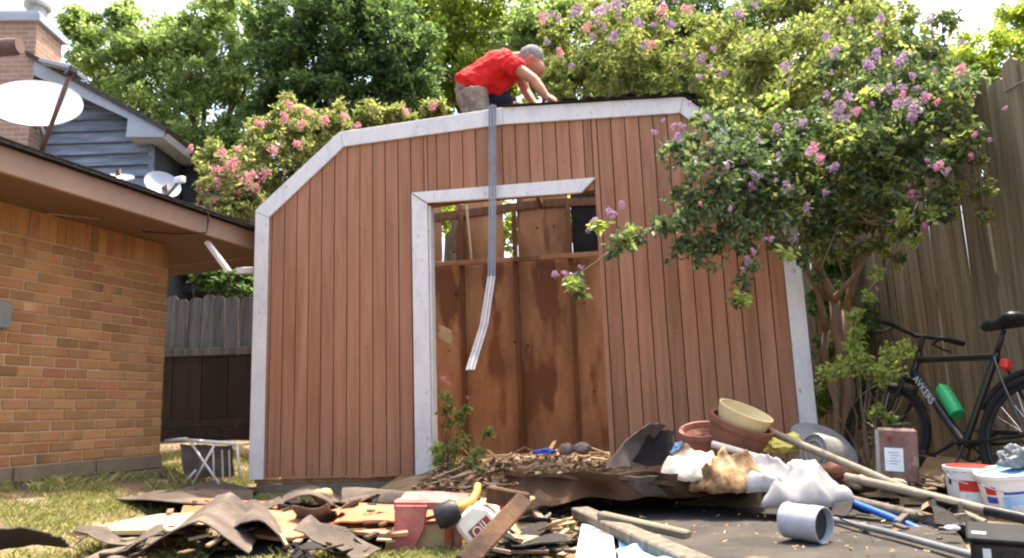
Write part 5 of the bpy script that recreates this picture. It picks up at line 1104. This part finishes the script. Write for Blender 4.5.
for k in range(5): inM(MB().box((-.018+.006*(k % 2), -.0645, .015-.014*k), (.05-.012*(k % 3), .001, .003))).build('print_line', 'grey_plastic', tn)
# buckets
def bucket(label, px, py, Y, tilt, body, bands, rt_, rb_, h):
    t = thing('plastic_bucket', label, 'bucket', (0, 0, 0)); cc = PY(px, py, Y); M = frame(cc, tilt, (1, 0, 0)); q = MB()
    q.lathe([(.002, -h/2), (rb_-.004, -h/2), (rb_, -h/2+.006), (rt_, h/2-.02), (rt_+.006, h/2-.018), (rt_+.006, h/2), (rt_-.004, h/2), (rb_-.006, -h/2+.012), (.002, -h/2+.012)], 40, M); q.build('body', body, t, 'auto')
    for nm, m_, a0, a1, z0, z1 in bands:
        q = MB(); vs2 = []; n = 10
        for i in range(n+1):
            a = R(a0+(a1-a0)*i/n)
            for z in (z0, z1):
                r_ = rb_+(rt_-rb_)*(z+h/2)/h+.0025; vs2.append(M @ Vector((r_*math.cos(a), r_*math.sin(a), z)))
        q.add(vs2, [(2*i, 2*i+2, 2*i+3, 2*i+1) for i in range(n)]); q.build(nm, m_, t, True)
    q = MB(); q.tube([M @ Vector(((rt_+.012)*math.cos(a), -(rt_+.0)*abs(math.sin(a))*.9, h/2-.03-.05*math.sin(a))) for a in [math.pi*i/14 for i in range(15)]], .003, 6); q.build('handle', 'chrome', t, True)
    return t
bk1 = bucket('white bucket with red label behind the pole ends', 971, 490, 3.75, (.02, -.04, 1), 'white_plastic', [('rim_band', 'red_paint', -220, 0, .09, .108), ('label_panel', 'red_paint', -148, -98, .005, .055), ('label_panel', 'label_white', -148, -98, -.06, 0), ('side_tab', 'can_dark', -178, -168, .03, .055)], .108, .092, .225)
q = MB(); q.lathe([(.002, .106), (.1, .106), (.102, .115), (.002, .118)], 36, frame(PY(971, 490, 3.75), (.02, -.04, 1), (1, 0, 0))); q.build('lid', 'red_paint', bk1, 'auto')
bk2 = bucket('white bucket with blue labels at the right edge', 1014, 500, 3.55, (-.14, -.06, 1), 'white_plastic', [('label_panel', 'light_blue', -140, -62, -.09, .045), ('label_panel', 'red_paint', -172, -150, .05, .085), ('label_panel', 'deep_blue', -174, -150, .012, .04), ('label_panel', 'red_paint', -172, -156, -.06, -.035), ('label_panel', 'deep_blue', -172, -160, -.09, -.062), ('label_line', 'deep_blue', -136, -96, .052, .064), ('label_panel', 'print_white', -128, -96, -.055, .005)], .128, .115, .27)
q = MB(); q.lathe([(.002, .11), (.12, .11), (.121, .12), (.002, .124)], 36, frame(PY(1014, 500, 3.55), (-.14, -.06, 1), (1, 0, 0))); q.build('lid', 'light_blue', bk2, 'auto')
bundle('clear_bag', 'grey clear plastic bag stuffed behind the blue labelled bucket', 'bag', PY(1014, 461, 3.57), .072, 'grey_plastic', (1, .8, 1), 11)
# tape roll, black tray
tpz = thing('tape_roll', 'brown tape roll lying among the poles', 'tape roll', (0, 0, 0)); M = frame(PY(937, 514, 3.32), (-.35, -.55, .75), (1, 0, 0))
q = MB(); q.lathe([(.034, -.025), (.056, -.025), (.056, .025), (.034, .025), (.034, -.025)], 28, M); q.build('tape', 'tape_brown', tpz, 'auto')
q = MB(); q.lathe([(.029, -.026), (.0338, -.026), (.0338, .026), (.029, .026), (.029, -.026)], 28, M); q.build('core', 'cardboard', tpz, 'auto')
bxx = thing('black_crate', 'black plastic box with white stickers in the bottom corner', 'box', (0, 0, 0)); cc = PZ(1034, 586, .03)+Vector((0, .06, .08))
M = frame(cc, (0, -.06, 1), (.86, -.5, 0))
inM(MB().box((0, .04, -.02), (.22, .2, .11))).build('body', 'black_plastic', bxx, bevel=.012)
inM(MB().box((0, .04, .04), (.235, .215, .018))).build('lid', 'black_plastic', bxx, bevel=.006)
inM(MB().box((-.085, -.03, .051), (.035, .03, .002))).build('sticker', 'print_white', bxx)
inM(MB().box((-.07, -.0615, -.005), (.02, .002, .04))).build('sticker', 'print_white', bxx)
for k in range(5): inM(MB().box((-.03+.03*k, -.063, -.03), (.008, .008, .075))).build('rib', 'black_plastic', bxx)
lump('paint_splash', 'white crumpled paper beside the tape roll', 'paper', PZ(952, 528, .09), .02, 'print_white', (1.4, 1, .5), 19)

# ================================================================ BICYCLE
rw = Vector((PY(1024, 450, 3.9).x, 3.9, 0)); fwp = rw + Vector((-.27, 1.02, 0)); rw.z = gz(rw.x, rw.y); 
bdir = (fwp-rw); bdir.z = 0; WB = bdir.length; ang = math.atan2(bdir.y, bdir.x)
bk = thing('bicycle', 'dark green bicycle leaning by the tall fence', 'bicycle', rw, ang)
bk.rotation_euler = (R(14), 0, ang)
WR = .335
def wheel(x, steer=0):
    wl = bpy.data.objects.new('wheel', None); COL.objects.link(wl); wl.parent = bk; wl.location = (x, 0, WR); wl.rotation_euler = (0, 0, steer); wl.empty_display_size = .05
    circ = lambda r_, n=48: [Vector((r_*math.cos(2*math.pi*i/n), 0, r_*math.sin(2*math.pi*i/n))) for i in range(n)]
    MB().tube(circ(WR-.024), .024, 10, close=True).build('tyre', 'rubber', wl, True)
    MB().tube(circ(WR-.055), .012, 8, close=True).build('rim', 'dark_metal', wl, True)
    q = MB(); q.tube([(0, -.035, 0), (0, .035, 0)], .018, 12); q.tube([(0, -.055, 0), (0, .055, 0)], .006, 8)
    for s_ in (-.026, .026): q.tube([(0, s_-.003, 0), (0, s_+.003, 0)], .028, 14)
    q.build('hub', 'chrome', wl, 'auto')
    q = MB()
    for k in range(28):
        a = 2*math.pi*k/28; b0 = a+(.5 if k % 4 < 2 else -.5); q.tube([(.027*math.cos(b0), .026*(1 if k % 2 else -1), .027*math.sin(b0)), ((WR-.06)*math.cos(a), 0, (WR-.06)*math.sin(a))], .0013, 4)
    q.build('spokes', 'chrome', wl)
wheel(0); wheel(WB, .12)
bbk = Vector((.43, 0, .29)); st_ = Vector((.25, 0, .80)); ht = Vector((WB-.235, 0, .84)); hb = Vector((WB-.195, 0, .70))
fr_ = MB()
fr_.tube([bbk, st_], .02, 12); fr_.tube([st_-(st_-bbk)*.04, ht-(ht-hb)*.25], .021, 12); fr_.tube([hb-(hb-ht)*.2, bbk], .026, 12); fr_.tube([hb-Vector((-.005, 0, .015)), ht+Vector((-.005, 0, .015))], .021, 12)
for s_ in (-1, 1):
    fr_.tube([bbk+Vector((0, s_*.03, 0)), Vector((.2, s_*.05, .31)), Vector((0, s_*.06, WR))], .0095, 8); fr_.tube([st_+Vector((0, s_*.02, -.03)), Vector((.17, s_*.05, .64)), Vector((0, s_*.06, WR))], .008, 8)
fr_.tube([bbk+Vector((0, -.036, 0)), bbk+Vector((0, .036, 0))], .024, 14)
fr_.build('frame', 'bike_paint', bk, 'auto')
fk = MB(); fk.tube([hb-Vector((-.012, .055, .03)), hb-Vector((-.012, -.055, .03))], .018, 10)
for s_ in (-1, 1): fk.tube([hb+Vector((.012, s_*.055, -.03)), hb+Vector((.08, s_*.058, -.2)), Vector((WB-.02, s_*.058, WR+.04)), Vector((WB, s_*.058, WR))], [.014, .013, .010, .008], 10)
fk.build('fork', 'bike_paint', bk, 'auto')
sp = Vector((.215, 0, .93)); MB().tube([st_, sp], .0135, 12).build('seat_post', 'dark_metal', bk, True)
sd = MB(); vs2 = []; n = 20; rings = 9
for i in range(rings+1):
    t_ = i/rings; x = -.13+.28*t_; wd_ = .088*(1-ss(.15, .8, t_))+.022*ss(.2, .8, t_); wd_ *= (.55 if i == 0 else 1) * (.4 if i == rings else 1); hh_ = .036 if 0 < i < rings else .015
    for k in range(n):
        a = 2*math.pi*k/n; vs2.append(Vector((sp.x+x, wd_*math.cos(a), sp.z+.035+hh_*math.sin(a)+.02*(1-t_)**2)))
fs = [(i*n+k, i*n+(k+1) % n, (i+1)*n+(k+1) % n, (i+1)*n+k) for i in range(rings) for k in range(n)] + [tuple(range(n)), tuple(rings*n+k for k in range(n))]
sd.add(vs2, fs); sd.build('saddle', 'black_plastic', bk, True)
stm = ht+Vector((-.02, 0, .11)); hbc = stm+Vector((.075, 0, .02))
MB().tube([ht, stm, hbc], [.014, .016, .016], 10).build('stem', 'dark_metal', bk, True)
hbp = [hbc+Vector((-.055, -.31, .015)), hbc+Vector((-.03, -.2, .02)), hbc+Vector((-.005, -.08, .008)), hbc, hbc+Vector((-.005, .08, .008)), hbc+Vector((-.03, .2, .02)), hbc+Vector((-.055, .31, .015))]
hbo = MB().tube(hbp, .0125, 10).build('handlebar', 'dark_metal', bk, True)
for s_ in (-1, 1):
    g0 = hbc+Vector((-.035, s_*.2, .019)); g1 = hbc+Vector((-.058, s_*.325, .014)); MB().tube([g0, g1], .0175, 12).build('grip', 'rubber', hbo, True)
    MB().tube([hbc+Vector((-.02, s_*.17, .012)), hbc+Vector((.04, s_*.18, -.012)), hbc+Vector((.035, s_*.25, -.03)), hbc+Vector((.01, s_*.3, -.04))], [.012, .008, .007, .006], 8).build('brake_lever', 'dark_metal', hbo, True)
    MB().tube([hbc+Vector((.02, s_*.17, .01)), hbc+Vector((.12, s_*.1, .05)), hbc+Vector((.1, s_*.03, -.08)), hb+Vector((.05, 0, -.0))], .003, 6).build('cable', 'rubber', bk, True)
ck = MB(); ck.tube([bbk+Vector((.088*math.cos(2*math.pi*i/32), -.045, .088*math.sin(2*math.pi*i/32))) for i in range(32)], .006, 6, close=True)
for k in range(5): ck.bar(bbk+Vector((0, -.045, 0)), bbk+Vector((.085*math.cos(k*1.2566), -.045, .085*math.sin(k*1.2566))), .012, .004, (0, 1, 0))
ck.build('chainring', 'dark_metal', bk)
for s_, a in ((-1, 2.6), (1, 2.6+math.pi)):
    e_ = bbk+Vector((.17*math.cos(a), s_*.075, .17*math.sin(a))); ca = MB().bar(bbk+Vector((0, s_*.06, 0)), e_, .014, .022, (0, 1, 0)).build('crank', 'dark_metal', bk, bevel=.003)
    MB().box(e_+Vector((0, s_*.055, 0)), (.09, .09, .022)).build('pedal', 'black_plastic', ca, bevel=.004)
for z_ in (-.086, .086): MB().tube([bbk+Vector((0, -.05, z_)), Vector((0, -.05, WR+z_*.45))], .0045, 6).build('chain', 'dark_metal', bk)
MB().box((.19, 0, .73), (.05, .055, .06)).build('rear_light', 'red_paint', bk, bevel=.012)
MB().bar((.235, 0, .745), (.2, 0, .735), .02, .02).build('light_bracket', 'dark_metal', bk)
md_ = MB(); md_.tube([Vector((WR*1.06*math.cos(a), 0, WR+WR*1.06*math.sin(a))) for a in [R(25+i*11) for i in range(13)]], .02, 8); md_.build('mudguard', 'black_plastic', bk, True)
MB().tube([bbk+Vector((-.04, .05, -.02)), Vector((.34, .2, .0))], .008, 8).build('kickstand', 'dark_metal', bk, True)
# lettering on the down tube
dt0, dt1 = hb-(hb-ht)*.2, bbk; dd = (dt1-dt0).normalized(); sidev = Vector((0, 1, 0)); upv = sidev.cross(dd)
# find which side faces the camera
cl = Matrix.Translation(rw) @ Matrix.Rotation(ang, 4, 'Z'); cloc = cl.inverted() @ CAM
sg = 1 if cloc.y > 0 else -1
zax = Vector((0, sg, 0)); xax = dd; yax = zax.cross(xax)
TM = Matrix((xax, yax, zax)).transposed().to_4x4(); TM.translation = dt0.lerp(dt1, .28)+zax*.027
text('AVKERS', .06, TM, 'print_white', bk, sx=1.1)
# green bottle on the down tube
bc = dt0.lerp(dt1, .56)+Vector((.0, 0, .0))+(-yax if (-yax).z > 0 else yax)*.08
wbM = cl @ Matrix.Rotation(R(14), 4, 'X') @ frame(bc, -dd+Vector((.25, 0, .45)), (0, 1, 0)) @ Matrix.Scale(.88, 4)
wb = thing('water_bottle', 'green water bottle held on the bicycle frame', 'bottle', (0, 0, 0))
q = MB(); q.lathe([(.002, -.12), (.044, -.12), (.048, -.11), (.048, .04), (.044, .055), (.048, .07), (.047, .09), (.032, .12), (.002, .123)], 24, wbM); q.build('body', 'green_bottle', wb, 'auto')
q = MB(); q.lathe([(.014, .12), (.014, .145), (.002, .147)], 12, wbM); q.build('spout', 'green_bottle', wb, 'auto')
cgo = MB(); cgo.tube([bc-(bc-dt0.lerp(dt1, .56))*.9-dd*.06, bc-(bc-dt0.lerp(dt1, .56))*.9+dd*.08], .005, 6); cgo.build('bottle_cage', 'dark_metal', bk)
